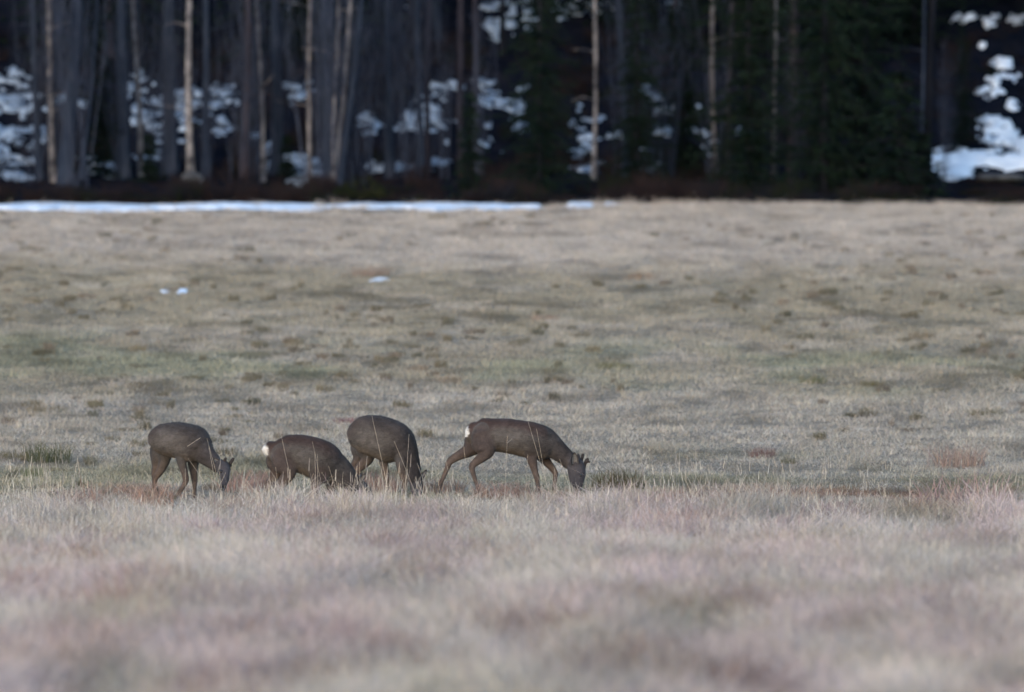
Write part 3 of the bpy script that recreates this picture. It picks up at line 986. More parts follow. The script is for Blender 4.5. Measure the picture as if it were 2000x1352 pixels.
# --- 1: the buck on the left, quartering towards the camera
B = Body(101.0, 345, 48)
B.limb([(312, 857, 24, 27), (320, 857, 30, 33), (335, 858, 33.5, 37), (352, 860, 35, 39), (370, 865, 35, 38), (384, 870, 33, 33), (392, 874, 26, 26)], 'torso', sq=.95)
B.limb([(378, 866, 27, 25), (392, 878, 25, 20), (406, 892, 19, 16), (418, 903, 15, 13), (427, 911, 13, 12)], 'neck')
h0 = B.depth(430) - B.Y0
hl = Vector((.93, .36, 0)).normalized()
B.limb([(429, 905, 9, 10, h0 + .02), (434, 911, 13, 14.5, h0 - .01), (438.5, 921, 12.5, 13, h0 - .05), (439, 932, 10.5, 10, h0 - .09), (437.5, 942, 8.5, 7.5, h0 - .12), (436, 950, 7, 6.2, h0 - .14), (435, 955, 4.5, 5, h0 - .15)], 'head', lat=hl, n=22)
hn_, hf_ = .25, .33
leg(B, [(318, 866, 24, 17), (322, 884, 19, 14), (322, 898, 12.5, 11), (316, 914, 9.5, 8.5), (308, 927, 7.8, 6.8), (303, 936, 6.5, 5.6), (301, 950, 5, 4.5), (298, 964, 4.6, 4.2), (297, 970, 4.7, 4.4), (297, 975, 4.2, 4)], 'leg', hn_)
leg(B, [(308, 862, 20, 15), (305, 882, 17, 13), (306, 898, 12.5, 11), (305, 912, 9, 8), (302, 925, 7, 6.4), (302, 938, 5, 4.8), (306, 954, 4.4, 4.2), (309, 966, 4.4, 4.2), (310, 970, 4, 4)], 'leg', hf_)
leg(B, [(362, 872, 22, 15), (355, 892, 15, 12), (356, 908, 9.5, 8.5), (360, 922, 7.4, 6.8), (363, 936, 6.8, 6), (361, 944, 5.4, 5), (354, 956, 4.8, 4.5), (345, 970, 4.4, 4.2), (340, 976, 4.6, 4.4), (337, 980, 4.2, 4)], 'leg', -.16)
leg(B, [(382, 880, 22, 15), (378, 898, 15, 13), (377.5, 912, 10.5, 9.5), (378.5, 926, 7.8, 7), (380, 938, 6.6, 6), (380, 952, 4.8, 4.4), (380, 966, 4.4, 4.2), (381, 972, 4.2, 4)], 'leg', -.02)
deer1, org = build_deer(B, 'grey roe buck with short antlers facing right, leftmost of the four deer', seed=1,
                        hooves=[(297, 976, hn_, -1.2), (311, 972, hf_, -.9), (336, 981.5, -.16, -2.6), (382, 975, -.02, -.9)], head_d=B.P(435, 954, h0 - .15))
ball('eye', W(B, org, 432, 921, h0 - .105), .0135, M_EYE, deer1)
ball('eye', W(B, org, 447.5, 922, h0 - .045), .0135, M_EYE, deer1)
ball('nose', W(B, org, 435, 956, h0 - .165), .019, M_NOSE, deer1, (1.1, 1, .8))
ear(W(B, org, 428, 908, h0 - .01), W(B, org, 417, 895, h0 - .02), .030, Vector((.3, -.95, .1)), deer1)
ear(W(B, org, 443, 912, h0 + .02), W(B, org, 451, 906, h0 + .07), .028, Vector((.1, -.98, .1)), deer1)
antler([W(B, org, x, y, h0 - .03) for x, y in ((439.5, 914), (439, 908), (438.5, 903), (439.5, 898), (441.5, 896), (443, 897))], .0145, deer1)
antler([W(B, org, x, y, h0 + .0) for x, y in ((446, 914), (448.5, 908), (451, 903), (453.5, 899), (456, 896.5), (458, 897))], .0145, deer1)

# --- 3: the round-backed deer behind, neck straight down
B = Body(102.6, 735, 34)
B.limb([(700, 851, 27, 25), (707, 850, 35, 31), (722, 850, 39, 35), (742, 855, 40, 38), (762, 862, 41, 37), (778, 869, 38, 33), (790, 878, 28, 25)], 'torso', sq=.95)
B.limb([(780, 870, 33, 27), (792, 885, 27, 22), (800, 901, 21, 17), (806, 917, 17, 14), (810, 932, 14, 12), (811, 942, 12, 11)], 'neck')
h0 = B.depth(806) - B.Y0
hl = Vector((.75, .66, 0)).normalized()
B.limb([(811, 937, 11, 11, h0), (813, 947, 12.5, 12.5, h0 - .02), (814, 958, 11.5, 11, h0 - .04), (814, 968, 9.5, 8.5, h0 - .06), (814, 976, 7.5, 7, h0 - .08), (814, 982, 4.5, 5, h0 - .09)], 'head', lat=hl, n=22)
leg(B, [(708, 858, 28, 19), (714, 878, 23, 17), (719, 893, 14, 12), (711, 905, 11, 9.5), (700, 915, 9, 7.5), (696, 923, 7, 6), (699, 936, 5.2, 4.8), (702, 950, 4.6, 4.3), (704, 958, 4.2, 4)], 'leg', .2)
leg(B, [(702, 856, 24, 17), (700, 878, 18, 14), (700, 892, 12, 10), (695, 904, 9, 8), (690, 912, 7.5, 6.5), (690, 924, 5.4, 5), (692, 940, 4.5, 4.3), (694, 952, 4.2, 4)], 'leg', .36)
leg(B, [(764, 872, 24, 16), (754, 888, 15, 12), (750, 902, 10, 9), (752, 916, 7.4, 6.8), (755, 928, 6.4, 5.8), (756, 942, 4.8, 4.5), (757, 958, 4.4, 4.2), (758, 966, 4, 4)], 'leg', -.02)
leg(B, [(786, 882, 18, 14), (785, 900, 15, 12), (784, 914, 10, 9), (787, 928, 7.6, 7), (790, 940, 6.4, 6), (789, 956, 4.8, 4.5), (788, 968, 4.2, 4)], 'leg', -.21)
B.limb([(683.5, 842, 4, 4), (681.5, 848, 3.5, 4), (682, 854, 2.5, 3)], 'torso')
deer3, org = build_deer(B, 'dark round-backed roe deer with its neck hanging straight down, third from the left', rump=(682.5, 849, .42), rump_r=(.022, .12, .038), seed=3, brown=.7,
                        hooves=[(705, 961, .2, -.9), (695, 955, .36, -.9), (759, 969, -.02, -.9), (789, 971, -.21, -.9)], head_d=B.P(814, 981, h0 - .09))
ball('eye', W(B, org, 818, 952, h0 - .09), .0135, M_EYE, deer3)
ball('eye', W(B, org, 823, 952, h0 + .01), .0125, M_EYE, deer3)
ball('nose', W(B, org, 814, 983, h0 - .105), .018, M_NOSE, deer3)
ear(W(B, org, 818, 938, h0 - .0), W(B, org, 834, 917, h0 - .01), .026, Vector((.3, -.9, .3)), deer3)
ear(W(B, org, 806, 938, h0 + .05), W(B, org, 797, 925, h0 + .1), .026, Vector((-.3, -.9, .3)), deer3)

# --- 2: nearest deer, head pushed down into the dry grass
B = Body(98.8, 600, 4)
B.limb([(528, 876, 15, 20), (538, 880, 23, 27), (553, 883, 32, 33), (572, 884, 35, 36), (592, 888, 37, 38), (612, 894, 39, 38), (632, 903, 40, 36), (648, 912, 36, 31), (658, 918, 28, 24)], 'torso', sq=.93)
B.limb([(638, 905, 33, 26), (656, 915, 30, 22), (672, 929, 25, 18), (687, 941, 18.5, 14), (699, 949, 14, 12)], 'neck')
hd = -.02
hl = Vector((.15, 1, 0)).normalized()
B.limb([(696, 946, 11, 11, hd), (704, 951, 13.5, 12.5, hd - .01), (713, 960, 12.5, 11.5, hd - .02), (720, 970, 10, 9, hd - .02), (726, 979, 8, 7.5, hd - .03), (730, 985, 4.5, 5, hd - .03)], 'head', lat=hl, n=22)
leg(B, [(550, 886, 28, 19), (558, 908, 25, 17), (563, 924, 16, 13), (556, 937, 11.5, 10), (545, 950, 9, 7.5), (538, 960, 7, 6), (539, 974, 5.2, 4.6), (541, 988, 4.6, 4.4), (542, 996, 4.2, 4)], 'leg', -.08)
leg(B, [(540, 882, 22, 17), (540, 904, 20, 15), (541, 922, 14, 12), (533, 936, 10.5, 9), (524, 947, 8, 7), (520, 956, 6.6, 6), (520, 970, 5, 4.6), (521, 984, 4.4, 4.2), (522, 992, 4.2, 4)], 'leg', .1)
leg(B, [(632, 916, 26, 17), (622, 932, 17, 13), (617, 945, 10.5, 9), (616, 958, 7.8, 7), (616, 970, 6.4, 6), (615, 982, 4.8, 4.5), (615, 994, 4.2, 4)], 'leg', -.1)
leg(B, [(645, 920, 24, 16), (646, 938, 15, 12), (648, 952, 10, 9), (650, 964, 7.6, 7), (651, 974, 6, 5.6), (650, 986, 4.8, 4.4), (650, 994, 4.2, 4)], 'leg', .08)
B.limb([(519, 873, 4, 5), (519, 881, 4.5, 6), (524, 890, 4, 6)], 'torso')
deer2, org = build_deer(B, 'brown roe deer with its head buried in the dry grass, second from the left', rump=(519, 882, .0), rump_r=(.036, .12, .064), seed=2, brown=1.2,
                        hooves=[(543, 998, -.08, -.9), (523, 995, .1, -.9), (616, 997, -.1, -.9), (651, 997, .08, -.9)], head_d=B.P(729, 983, hd - .03))
ball('eye', W(B, org, 713, 954, hd - .075), .0135, M_EYE, deer2)
ball('eye', W(B, org, 713, 953, hd + .045), .0135, M_EYE, deer2)
ball('nose', W(B, org, 731, 986, hd - .035), .018, M_NOSE, deer2)
ear(W(B, org, 702, 942, hd - .04), W(B, org, 714, 924, hd - .08), .028, Vector((.2, -.95, .2)), deer2)
ear(W(B, org, 701, 940, hd + .04), W(B, org, 705, 924, hd + .10), .028, Vector((.6, -.6, .2)), deer2)

# ------------------------------------------------------------------ forest
def crown_mesh(name, seed, z0, z1, rad, nb, m_leaf, m_bark, size=.16, droop=0.0):
    """limbs with leaf or twig clusters, above the trunk"""
    r = random.Random(seed)
    mb = MB()
    for i in range(nb):
        t = i / nb
        z = z0 + (z1 - z0) * t
        a = i * 2.4 + r.uniform(-.4, .4)
        L = rad * (1 - .75 * t ** 1.6) * r.uniform(.6, 1.1)
        rise = r.uniform(.1, .6) - droop
        p0 = Vector((0, 0, z)); p1 = Vector((math.cos(a) * L * .5, math.sin(a) * L * .5, z + L * .5 * rise)); p2 = Vector((math.cos(a) * L, math.sin(a) * L, z + L * rise * .8))
        mb.tube([p0, p1, p2], [.03, .018, .006], 4, m=1)
        for q in range(16):
            s = r.uniform(.25, 1.05)
            c = p0.lerp(p2, s) + Vector((r.gauss(0, .16), r.gauss(0, .16), r.gauss(0, .13)))
            for k in range(3):
                d = Vector((r.gauss(0, 1), r.gauss(0, 1), r.gauss(0, .6))).normalized() * size * r.uniform(.6, 1.5)
                e = Vector((r.gauss(0, 1), r.gauss(0, 1), r.gauss(0, 1))).normalized() * size * .28
                mb.quad(c - d - e * .3, c - e, c + d, c + e, m=0)
    return mb.mesh(name, [m_leaf, m_bark])


def spruce_mesh(name, seed, H, R, z0=.15, dens=1.0, leaf=.15):
    """drooping branches with hanging needle sprays, down to the ground"""
    r = random.Random(seed)
    mb = MB()
    z = z0
    while z < H * .98:
        t = z / H
        L0 = R * (1 - t) ** .8 * r.uniform(.85, 1.1) + .05
        nb = max(2, int(5 * dens * (1 - t * .5)))
        for k in range(nb):
            a = 2 * math.pi * (k + r.random()) / nb
            L = L0 * r.uniform(.4, 1.2)
            dr = r.uniform(.05, .65)
            z += r.uniform(-.03, .03)
            ca, sa = math.cos(a), math.sin(a)

            def P(s):
                return Vector((ca * L * s, sa * L * s, z + L * (.12 * s - dr * s * s)))
            mb.tube([P(0), P(.5), P(1)], [.018, .011, .003], 3, m=1, cap=False)
            n = max(3, int(L / .16))
            for j in range(n):
                s = (j + r.random() * .8 + .2) / n
                c = P(s)
                wl = leaf * (1.4 - .7 * s)
                for sg in (-1, 1):
                    d = Vector((-sa * sg, ca * sg, 0)) * wl + Vector((ca, sa, 0)) * wl * .7 + Vector((0, 0, -wl * r.uniform(.2, 1.0)))
                    e = Vector((ca * .4, sa * .4, r.uniform(-.5, .5))).normalized() * wl * .22
                    mb.quad(c, c + d * .5 - e, c + d * r.uniform(.9, 1.2), c + d * .5 + e, m=0)
                d = Vector((r.gauss(0, .02), r.gauss(0, .02), -wl * r.uniform(.5, 1.1)))
                e = Vector((ca, sa, 0)) * wl * .25
                mb.quad(c, c + d * .5 - e, c + d, c + d * .5 + e, m=0)
        z += r.uniform(.05, .16) * (1 + .3 * t) / dens
    return mb.mesh(name, [M_NEED, M_DARKB])


def twig_mesh(name, seed, H, spread, ns, m, lean=.35, sub=7, r0=.012):
    """bare many-stemmed growth: stems with fine side twigs"""
    r = random.Random(seed)
    mb = MB()
    for i in range(ns):
        a = r.uniform(0, 6.28); la = a + r.gauss(0, .5)
        b = Vector((math.cos(a), math.sin(a), 0)) * spread * .35 * r.random()
        h = H * r.uniform(.55, 1.0)
        tip = b + Vector((math.cos(la) * h * lean * r.random(), math.sin(la) * h * lean * r.random(), h))
        mid = b.lerp(tip, .5) + Vector((r.gauss(0, .04), r.gauss(0, .04), 0)) * h
        rr = r0 * r.uniform(.5, 1.2)
        mb.tube([b, mid, tip], [rr, rr * .7, rr * .25], 3, cap=False)
        for k in range(sub):
            s = r.uniform(.3, .98)
            c = b.lerp(mid, s * 2) if s < .5 else mid.lerp(tip, s * 2 - 1)
            a2 = r.uniform(0, 6.28); l = h * r.uniform(.10, .22) * (1.2 - s)
            e = c + Vector((math.cos(a2) * l * .6, math.sin(a2) * l * .6, l * r.uniform(.6, 1.2)))
            wv = Vector((r.gauss(0, 1), r.gauss(0, 1), 0)).normalized() * .006
            mb.tri(c - wv, c + wv, e)
            for q in range(2):
                f = c.lerp(e, r.uniform(.3, .8)); g = f + Vector((r.gauss(0, 1), r.gauss(0, 1), r.random() + .3)).normalized() * l * .5
                mb.tri(f - wv * .6, f + wv * .6, g)
    return mb.mesh(name, [m])


CROWN = {'birch': [crown_mesh('birch_crown', 1 + i, 7, 14, 2.0, 34, M_TWIG, M_PALEB, .17) for i in range(2)],
         'pine': [crown_mesh('pine_crown', 5 + i, 8.5, 15, 2.2, 30, M_NEED2, M_PINE, .2) for i in range(2)]}
SPR = [spruce_mesh('spruce_branches', 31, 13, 2.1), spruce_mesh('spruce_branches', 32, 11, 1.7), spruce_mesh('spruce_branches', 33, 12, 2.4)]
YSPR = [spruce_mesh('young_spruce_branches', 41, 2.2, .62, .05, 1.25, .12), spruce_mesh('young_spruce_branches', 42, 1.6, .5, .05, 1.25, .12)]
SAP = [twig_mesh('bare_branches', 51 + i, 5.4, .8, 13, M_TWIG, .13, 18, .010) for i in range(3)]
LOWT = twig_mesh('side_twigs', 61, 6.5, .1, 9, M_TWIG, .12, 14, .006)


def trunk_mesh(name, H, r0, lean, seed, m, stubs=6, n=12):
    r = random.Random(seed)
    mb = MB()
    pts = []; rad = []
    k = 26
    for i in range(k + 1):
        t = i / k; z = H * t ** 1.25 - .35
        wob = Vector((math.sin(z * 1.1 + seed) * .022, math.cos(z * .8 + seed * 2) * .03, 0)) * min(1, t * 6) * (1 + r0 * 4)
        pts.append(Vector((lean * max(z, 0), 0, z)) + wob)
        rad.append(r0 * ((1 + .55 * math.exp(-max(z, 0) * 4)) * (1 - .8 * t)) * r.uniform(.95, 1.05))
    mb.tube(pts, rad, n)
    for i in range(stubs):
        z = r.uniform(1.0, 6.5); a = r.uniform(0, 6.28)
        b = Vector((lean * z, 0, z)); L = r.uniform(.15, .7)
        mb.tube([b, b + Vector((math.cos(a) * L * .5, math.sin(a) * L * .5, L * .1)), b + Vector((math.cos(a) * L, math.sin(a) * L, r.uniform(-.1, .35) * L))], [.014, .009, .003], 4)
    return mb.mesh(name, [m], smooth=True)


def tree(kind, px0, px1, wpx, pyb, label, seed, twigs=False, group=None, cat='tree'):
    """px0: where it crosses the top of the photo, px1: its foot"""
    g = gpt(px1, pyb)
    top = unproj(px0, 0, g.y)
    lean = (top.x - g.x) / max(1.0, top.z - g.z)
    m = {'birch': M_BIRCH, 'alder': M_PALEB, 'pine': M_PINE, 'dark': M_DARKB}[kind]
    nm = {'birch': 'birch_tree', 'alder': 'alder_tree', 'pine': 'pine_tree', 'dark': 'bare_tree'}[kind]
    t = thing(nm, g, label, cat, group)
    link('trunk', trunk_mesh('trunk', 14.5, wpx * g.y / FPX / 2 * 1.1, lean, seed, m), t)
    c = link('crown', CROWN['pine' if kind == 'pine' else 'birch'][seed % 2], t)
    c.rotation_euler = (0, math.atan(lean), seed * 1.7)
    if twigs:
        c = link('side_twigs', LOWT, t); c.rotation_euler = (0, math.atan(lean), seed * .9)
    return t


TREES = [
    ('alder', 64, 78, 13, 352, 'slender grey trunk at the far left, first of the pale trees by the left edge', 1),
    ('birch', 93, 106, 14, 356, 'grey-pink trunk just right of the slender grey one at far left', 0),
    ('alder', 150, 128, 26, 362, 'thick dull grey trunk leaning right, left of the small young spruce', 1),
    ('alder', 190, 160, 9, 350, 'thin curved grey trunk leaning right over the small young spruce', 0),
    ('birch', 262, 275, 12, 345, 'pale trunk right behind the small young spruce, snow clumps at its right', 0),
    ('alder', 240, 240, 24, 350, 'broad dull trunk seen through the right side of the small young spruce', 1),
    ('alder', 331, 333, 27, 340, 'broad dim trunk directly left of the brightest birch', 1),
    ('birch', 367, 374, 16, 352, 'brightest white birch of the wood, standing behind the grey boulder', 0),
    ('alder', 399, 405, 15, 345, 'dim straight trunk close to the right of the brightest birch', 0),
    ('pine', 484, 478, 17, 360, 'pinkish trunk, left stem of the close pair above the brown brush', 1),
    ('birch', 503, 514, 10, 355, 'thin pale trunk, right stem of the close pair, foot bending right', 0),
    ('alder', 541, 540, 22, 340, 'wide dim grey trunk between the close pair and the thin bright birch', 1),
    ('birch', 607, 604, 10, 350, 'thin bright birch right of the large snow patch under the trees', 0),
    ('alder', 632, 640, 14, 352, 'grey trunk at the left of the leaning fan of stems', 1),
    ('birch', 659, 652, 10, 368, 'thin pale stem, leftmost of the fan rising from one foot', 0),
    ('birch', 683, 655, 11, 370, 'pale stem in the middle of the fan rising from one foot', 0),
    ('alder', 708, 660, 13, 370, 'grey stem on the right of the fan, leaning most to the right', 1),
    ('alder', 760, 758, 15, 350, 'straight grey trunk right of the fan of stems', 1),
    ('alder', 818, 822, 12, 345, 'grey trunk rising through the slanting snow', 0),
    ('pine', 838, 836, 11, 340, 'narrow reddish trunk next to the grey one in the slanting snow', 0),
    ('pine', 897, 903, 14, 335, 'pale pink trunk with a bright upper part, left of the snow at the top', 0),
    ('pine', 925, 930, 12, 335, 'dim reddish trunk right beside the pale pink one', 0),
    ('birch', 1162, 1160, 10, 352, 'lone pale birch standing clear between the two tall spruces', 0),
    ('alder', 1212, 1222, 13, 355, 'dull grey trunk just right of the lone pale birch', 1),
    ('pine', 1322, 1322, 12, 345, 'pinkish trunk half hidden by dark spruce branches, first of three', 0),
    ('birch', 1392, 1396, 12, 350, 'pale patchy trunk half hidden by spruce branches, second of three', 0),
    ('pine', 1428, 1424, 11, 350, 'pinkish trunk half hidden by spruce branches, third of three', 0),
    ('birch', 1513, 1513, 9, 350, 'thin pale trunk showing above the low dark spruces', 0),
    ('pine', 1550, 1548, 22, 366, 'dim broad trunk between the low dark spruces', 0),
    ('alder', 1808, 1793, 7, 366, 'very thin dim trunk at the right edge of the dark spruces', 0),
    ('dark', 1826, 1806, 18, 352, 'black trunk rising from the left end of the bright snow bank', 0),
]
for i, (k, a, b, w_, y, lab, tw) in enumerate(TREES):
    tree(k, a, b, w_ * (.84 if k == 'birch' else 1), y, lab, i + 3, bool(tw))


def spruce(px, py, s, i, label, young=False, group=None, sx=1.0):
    g = gpt(px, py)
    t = thing('young_spruce' if young else 'spruce_tree', g, label, 'spruce', group)
    link('trunk', (YTR if young else STR)[0], t)
    link('branches', (YSPR if young else SPR)[i], t)
    t.scale = (s * sx, s * sx, s); t.rotation_euler = (0, 0, i * 2.1 + px * .01)
    return t


def simple_trunk(H, r0):
    mb = MB(); k = 8
    mb.tube([Vector((0, 0, H * j / k - .3)) for j in range(k + 1)], [r0 * (1.05 - j / k) for j in range(k + 1)], 8)
    return mb.mesh('trunk', [M_DARKB], smooth=True)


STR = [simple_trunk(12, .13)]; YTR = [simple_trunk(2, .03)]
SPRUCES = [(205, 345, .98, 0, 'small dark young spruce at the left between grey trunks', True, 1.0),
           (292, 356, .55, 1, 'tiny young spruce left of the grey boulder', True, 1.0),
           (560, 348, .5, 1, 'tiny young spruce behind the large snow patch', True, 1.0),
           (918, 392, .85, 0, 'narrow blackish young spruce left of the tall green spruce', True, .85),
           (1055, 385, .60, 0, 'tall green spruce in the middle of the wood with branches down to the meadow', False, .72),
           (1245, 372, .52, 1, 'dim spruce right of the lone pale birch', False, .75),
           (1335, 350, .62, 1, 'spruce in front of the half hidden pinkish trunk', False, .8),
           (1462, 374, .8, 2, 'wide dark spruce left of centre in the darkest part of the wood', False, .62),
           (1610, 378, .9, 0, 'large green-black spruce in the middle of the darkest part of the wood', False, .72),
           (1690, 372, .8, 1, 'tall black-green spruce right of the largest one', False, .8),
           (1755, 386, 1.0, 0, 'low blackish young spruce at the right foot of the darkest trees', True, 1.5),
           (1468, 386, .75, 1, 'low black young spruce at the left foot of the darkest trees', True, 1.7),
           (1800, 383, .7, 1, 'small black young spruce beside the bright snow bank', True, 1.3),
           (1880, 296, .25, 1, 'little dark spruce at the top edge of the bright snow bank', False, .8)]
for px, py, s, i, lab, yg, sx in SPRUCES:
    spruce(px, py, s, i, lab, yg, None, sx)

# dark trees deep in the wood
G1 = 'dark spruces deep in the wood'
L1 = 'dark spruce deep in the shade of the wood, mostly hidden by nearer trees'
G2 = 'dim trunks deep in the wood'
L2 = 'dim bare trunk deepest in the wood, mostly hidden behind nearer trees'
tmesh = [trunk_mesh('trunk', 13, .08 + .02 * i, (-.02, .015, .03, -.005)[i], 70 + i, (M_DARKB, M_PALEB, M_DARKB, M_PINE)[i], 8, 8) for i in range(4)]


def clear_of_snow(px):
    return not (950 < px < 1040 or 1085 < px < 1190 or 1840 < px)


k = 0
FRONT = []
for i in range(60):
    y = random.uniform(209, 226); x = random.uniform(-11.5, 11.5)
    px, _ = proj(x, y, float(gz(x, y)))
    if px > 1840 and y < 216:
        continue
    t = thing('bare_tree', (x, y, float(gz(x, y))), L2, 'tree', G2)
    link('trunk', tmesh[i % 4], t)
    link('crown', CROWN['birch' if i % 3 else 'pine'][i % 2], t)
    FRONT.append((y, px, t))
    t.scale = (random.uniform(.45, .95),) * 2 + (random.uniform(.85, 1.1),)
    t.rotation_euler = (0, 0, random.uniform(0, 6.28))
SHORT = [(78, 'slender grey trunk at the far left'), (128, 'thick dull grey leaning trunk'), (205, 'small dark young spruce'), (333, 'broad dim trunk'), (374, 'brightest birch'),
         (478, 'pinkish trunk of the close pair'), (540, 'wide dim grey trunk'), (604, 'thin bright birch'), (655, 'fan of stems'), (758, 'straight grey trunk'), (822, 'grey trunk in the slanting snow'),
         (903, 'pale pink trunk'), (1055, 'tall green spruce'), (1160, 'lone pale birch'), (1222, 'dull grey trunk'), (1322, 'half hidden pinkish trunk'), (1396, 'pale patchy trunk'), (1513, 'thin pale trunk'), (1793, 'very thin dim trunk')]
FRONT.sort(key=lambda q: q[0])
for j, (sx_, snm) in enumerate(SHORT):                     # the foremost deep trunk of each gap can be pointed at
    nx_ = SHORT[j + 1][0] if j + 1 < len(SHORT) else 1850
    for y_, p_, t_ in FRONT:
        if sx_ + 8 < p_ < nx_ - 6:
            t_['label'] = 'dim trunk deeper in, just right of the ' + snm
            break
for i in range(85):
    y = random.uniform(211, 250); x = random.uniform(-16, 16)
    px, _ = proj(x, y, float(gz(x, y)))
    if y < 219 and clear_of_snow(px) is False:
        continue
    t = thing('spruce_tree', (x, y, float(gz(x, y))), L1, 'spruce', G1)
    link('trunk', STR[0], t); link('branches', SPR[i % 3], t)
    s = random.uniform(.75, 1.15)
    t.scale = (s, s, s); t.rotation_euler = (0, 0, random.uniform(0, 6.28))
# dark spruces closing the right-hand side above the snow bank
for i, (x, y, s) in enumerate([(7.4, 212.2, .55), (6.6, 214, .8), (8.3, 215.2, .8), (9.4, 214.5, .7), (7.6, 217, 1), (9.0, 218.5, 1), (10.4, 213, .8), (11.5, 206, .9), (12.5, 200, 1), (-11.5, 200, 1), (-12.5, 207, 1)]):
    t = thing('spruce_tree', (x, y, float(gz(x, y))), L1, 'spruce', G1)
    link('trunk', STR[0], t); link('branches', SPR[i % 3], t)
    t.scale = (s, s, s); t.rotation_euler = (0, 0, i * 1.3)

# bare sapling thickets between the trunks
THK = [(105, 352, 1.1, 'tall grey sapling thicket behind the two leftmost pale trunks'), (720, 352, 1.0, 'grey sapling thicket in the gap right of the fan of stems'), (785, 346, .9, 'grey sapling thicket left of the trunk in the slanting snow'), (325, 340, .9, 'tall thin sapling thicket behind the broad dim trunk'), (1260, 356, .85, 'dim sapling thicket behind the spruce right of the lone birch'), (65, 360, .7, 'bare sapling thicket at the foot of the slender grey trunk'), (295, 352, .7, 'bare sapling thicket behind the tiny spruce left of the boulder'), (505, 362, .8, 'bare sapling thicket around the thin pale trunk of the close pair'), (610, 362, .9, 'grey sapling thicket at the foot of the thin bright birch'), (815, 356, .8, 'grey sapling thicket at the foot of the trunk in the slanting snow'), (930, 362, .7, 'dim sapling thicket left of the tall green spruce'), (1300, 366, .8, 'dim sapling thicket left of the half hidden pinkish trunk'), (1500, 366, .7, 'dim sapling thicket at the foot of the thin pale trunk'), (112, 358, .95, 'grey thicket of bare saplings at the far left between pale trunks'), (150, 366, 1.0, 'grey thicket of bare saplings beside the thick leaning trunk'),
       (238, 352, .6, 'low bare sapling thicket right of the small young spruce'), (330, 350, .55, 'bare sapling thicket left of the brightest birch'),
       (405, 356, .5, 'low bare sapling thicket right of the brightest birch'), (470, 358, .9, 'bare sapling thicket around the foot of the pinkish trunk'),
       (545, 345, .6, 'thin bare sapling thicket behind the large snow patch'), (640, 372, 1.05, 'tall grey sapling thicket, left one around the fan of stems'),
       (690, 366, 1.05, 'tall grey sapling thicket, right one around the fan of stems'), (770, 350, .95, 'grey sapling thicket right of the fan of stems'),
       (870, 352, .6, 'bare sapling thicket among the slanting snow patches'), (1215, 362, .8, 'dim sapling thicket right of the lone pale birch'),
       (1400, 360, .8, 'dim sapling thicket in front of the patchy trunk'), (1555, 372, .6, 'dim low sapling thicket between the low dark spruces'), (1845, 360, .5, 'brown sapling thicket at the left end of the bright snow bank')]
for i, (px, py, s, lab) in enumerate(THK):
    g = gpt(px, py)
    o = link('sapling_thicket', SAP[i % 3], label=lab, category='thicket', group='bare sapling thickets at the wood edge')
    o.location = g; o.scale = (s, s, s); o.rotation_euler = (0, 0, i * 1.1)

# juniper with yellowish top
g = gpt(705, 392)
t = thing('juniper_bush', g, 'low yellowish-green juniper at the meadow edge below the fan of stems', 'bush')
mb = MB(); r_ = random.Random(5)
for i in range(700):
    a = r_.uniform(0, 6.28); q = r_.random() ** .5
    c = Vector((math.cos(a) * .55 * q, math.sin(a) * .4 * q, r_.uniform(0, .42) * (1.15 - q)))
    d = Vector((math.cos(a) * .5, math.sin(a) * .5, 1)).normalized() * r_.uniform(.05, .1)
    e = Vector((r_.gauss(0, 1), r_.gauss(0, 1), 0)).normalized() * .012
    mb.quad(c, c + d * .5 + e, c + d, c + d * .5 - e)
link('foliage', mb.mesh('foliage', [M_JUN]), t)
link('stems', twig_mesh('stems', 8, .4, .5, 10, M_BRUSH, .8, 2), t)


# boulders
def rock(px, py, rx, rz, label, seed, ry=None):
    g = gpt(px, py)
    V = []; F = []; n, k = 18, 12
    for i in range(k + 1):
        th = math.pi * i / k
        for j in range(n):
            ph = 2 * math.pi * j / n
            d = Vector((math.sin(th) * math.cos(ph), math.sin(th) * math.sin(ph), math.cos(th)))
            f = 1 + .35 * (float(fbm(d.x * 1.6 + seed, d.y * 1.6 + d.z * 1.3, seed, 3)) - .5)
            d = Vector([math.copysign(abs(v) ** .75, v) for v in d])
            V.append((d.x * rx * f, d.y * (ry or rx) * f, d.z * rz * f + rz * .7))
    for i in range(k):
        for j in range(n):
            F.append((i * n + j, (i + 1) * n + j, (i + 1) * n + (j + 1) % n, i * n + (j + 1) % n))
    o = link('boulder', new_mesh('boulder', V, F, [M_ROCK], None, True), label=label, category='boulder')
    o.location = g


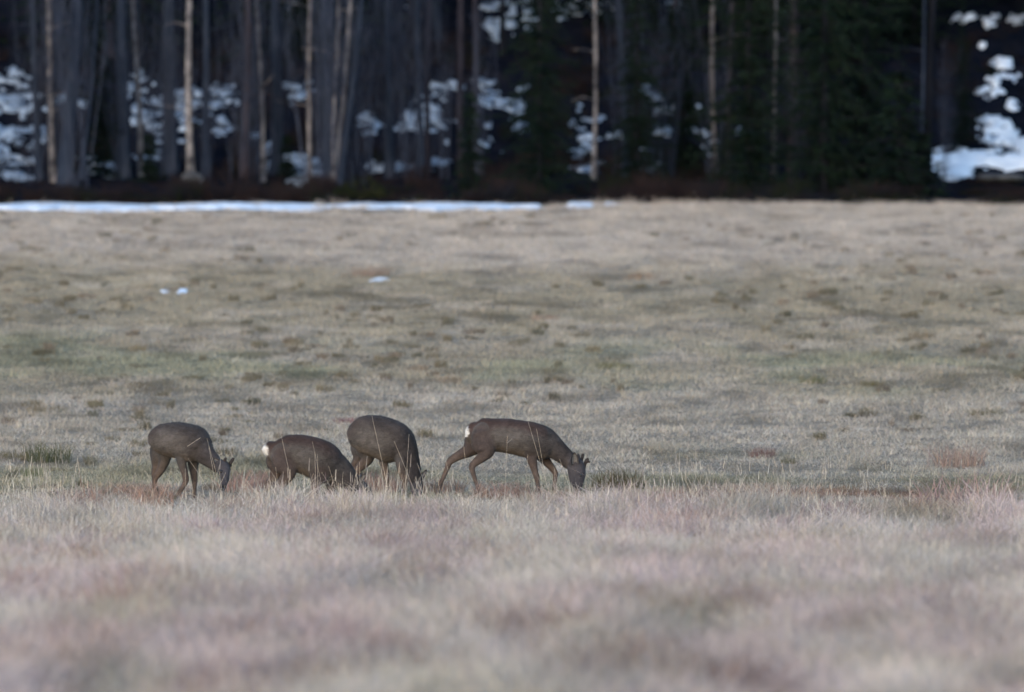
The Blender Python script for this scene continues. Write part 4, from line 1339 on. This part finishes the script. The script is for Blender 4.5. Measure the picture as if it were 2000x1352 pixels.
rock(375, 368, .2, .16, 'squarish grey boulder at the foot of the brightest birch', 2)
rock(1955, 356, .42, .09, 'long low grey rock under the bright snow bank at the right edge', 5, .5)

# fallen branch on the meadow edge
a = gpt(908, 392); b = gpt(942, 396)
mb = MB(); mb.tube([a + Vector((0, 0, .16)), a.lerp(b, .5) + Vector((0, 0, .06)), b + Vector((0, 0, .02))], [.018, .022, .012], 6)
mb.tube([a.lerp(b, .4) + Vector((0, 0, .08)), a.lerp(b, .5) + Vector((0, .05, .2))], [.01, .004], 5)
o = link('fallen_branch', mb.mesh('fallen_branch', [M_PALEB]), label='pale fallen branch lying at the meadow edge left of the tall green spruce', category='branch')

# low brown brush, heather and dead bracken along the wood edge: beyond counting
BR = bpy.data.collections.new('brush_tufts')
for i in range(4):
    me = twig_mesh('brush', 90 + i, .42, .5, 26, (M_BRUSH, M_BRUSH, M_MOSS, M_DARKB)[i], .6, 5, .006)
    o = bpy.data.objects.new('brush_%d' % i, me); BR.objects.link(o)
kw_coll[0] = BR
P = []; S = []; I = []
SN += [(170, 356, 30, 7), (530, 366, 24, 7), (880, 352, 20, 6), (30, 368, 26, 6), (1165, 352, 16, 6)]
for i in range(5200):
    y = 192.2 + random.random() ** 1.4 * 20; x = random.uniform(-11, 11)
    z = float(gz(x, y))
    px, py = proj(x, y, z)
    f = max(1 - ((px - cx) / (rx + 6)) ** 2 - ((py - 14 - cy) / (ry + 22)) ** 2 for cx, cy, rx, ry in SN)
    if f > -.1 and random.random() < .82:
        continue
    cl = float(fbm(x * 1.1, y * .25, 181))
    if cl < .45 and random.random() < .75:
        continue
    h = random.uniform(.35, 1.0) * (1.15 if cl > .5 else .8) * (.35 + 1.5 * max(0, cl - .25)) * (1 if y < 203 else .8)
    if px > 1800 and y < 203:
        h *= .6
    P.append((x, y, z)); S.append((random.uniform(.6, 1.2),) * 2 + (h,)); I.append(random.choice((0, 1, 0, 1, 3, 3, 2) if x < 4 or x > 8 else (3, 3, 2, 0)))
gn_scatter('undergrowth', P, S, I, np.ones((len(P), 3)), kind='stuff')
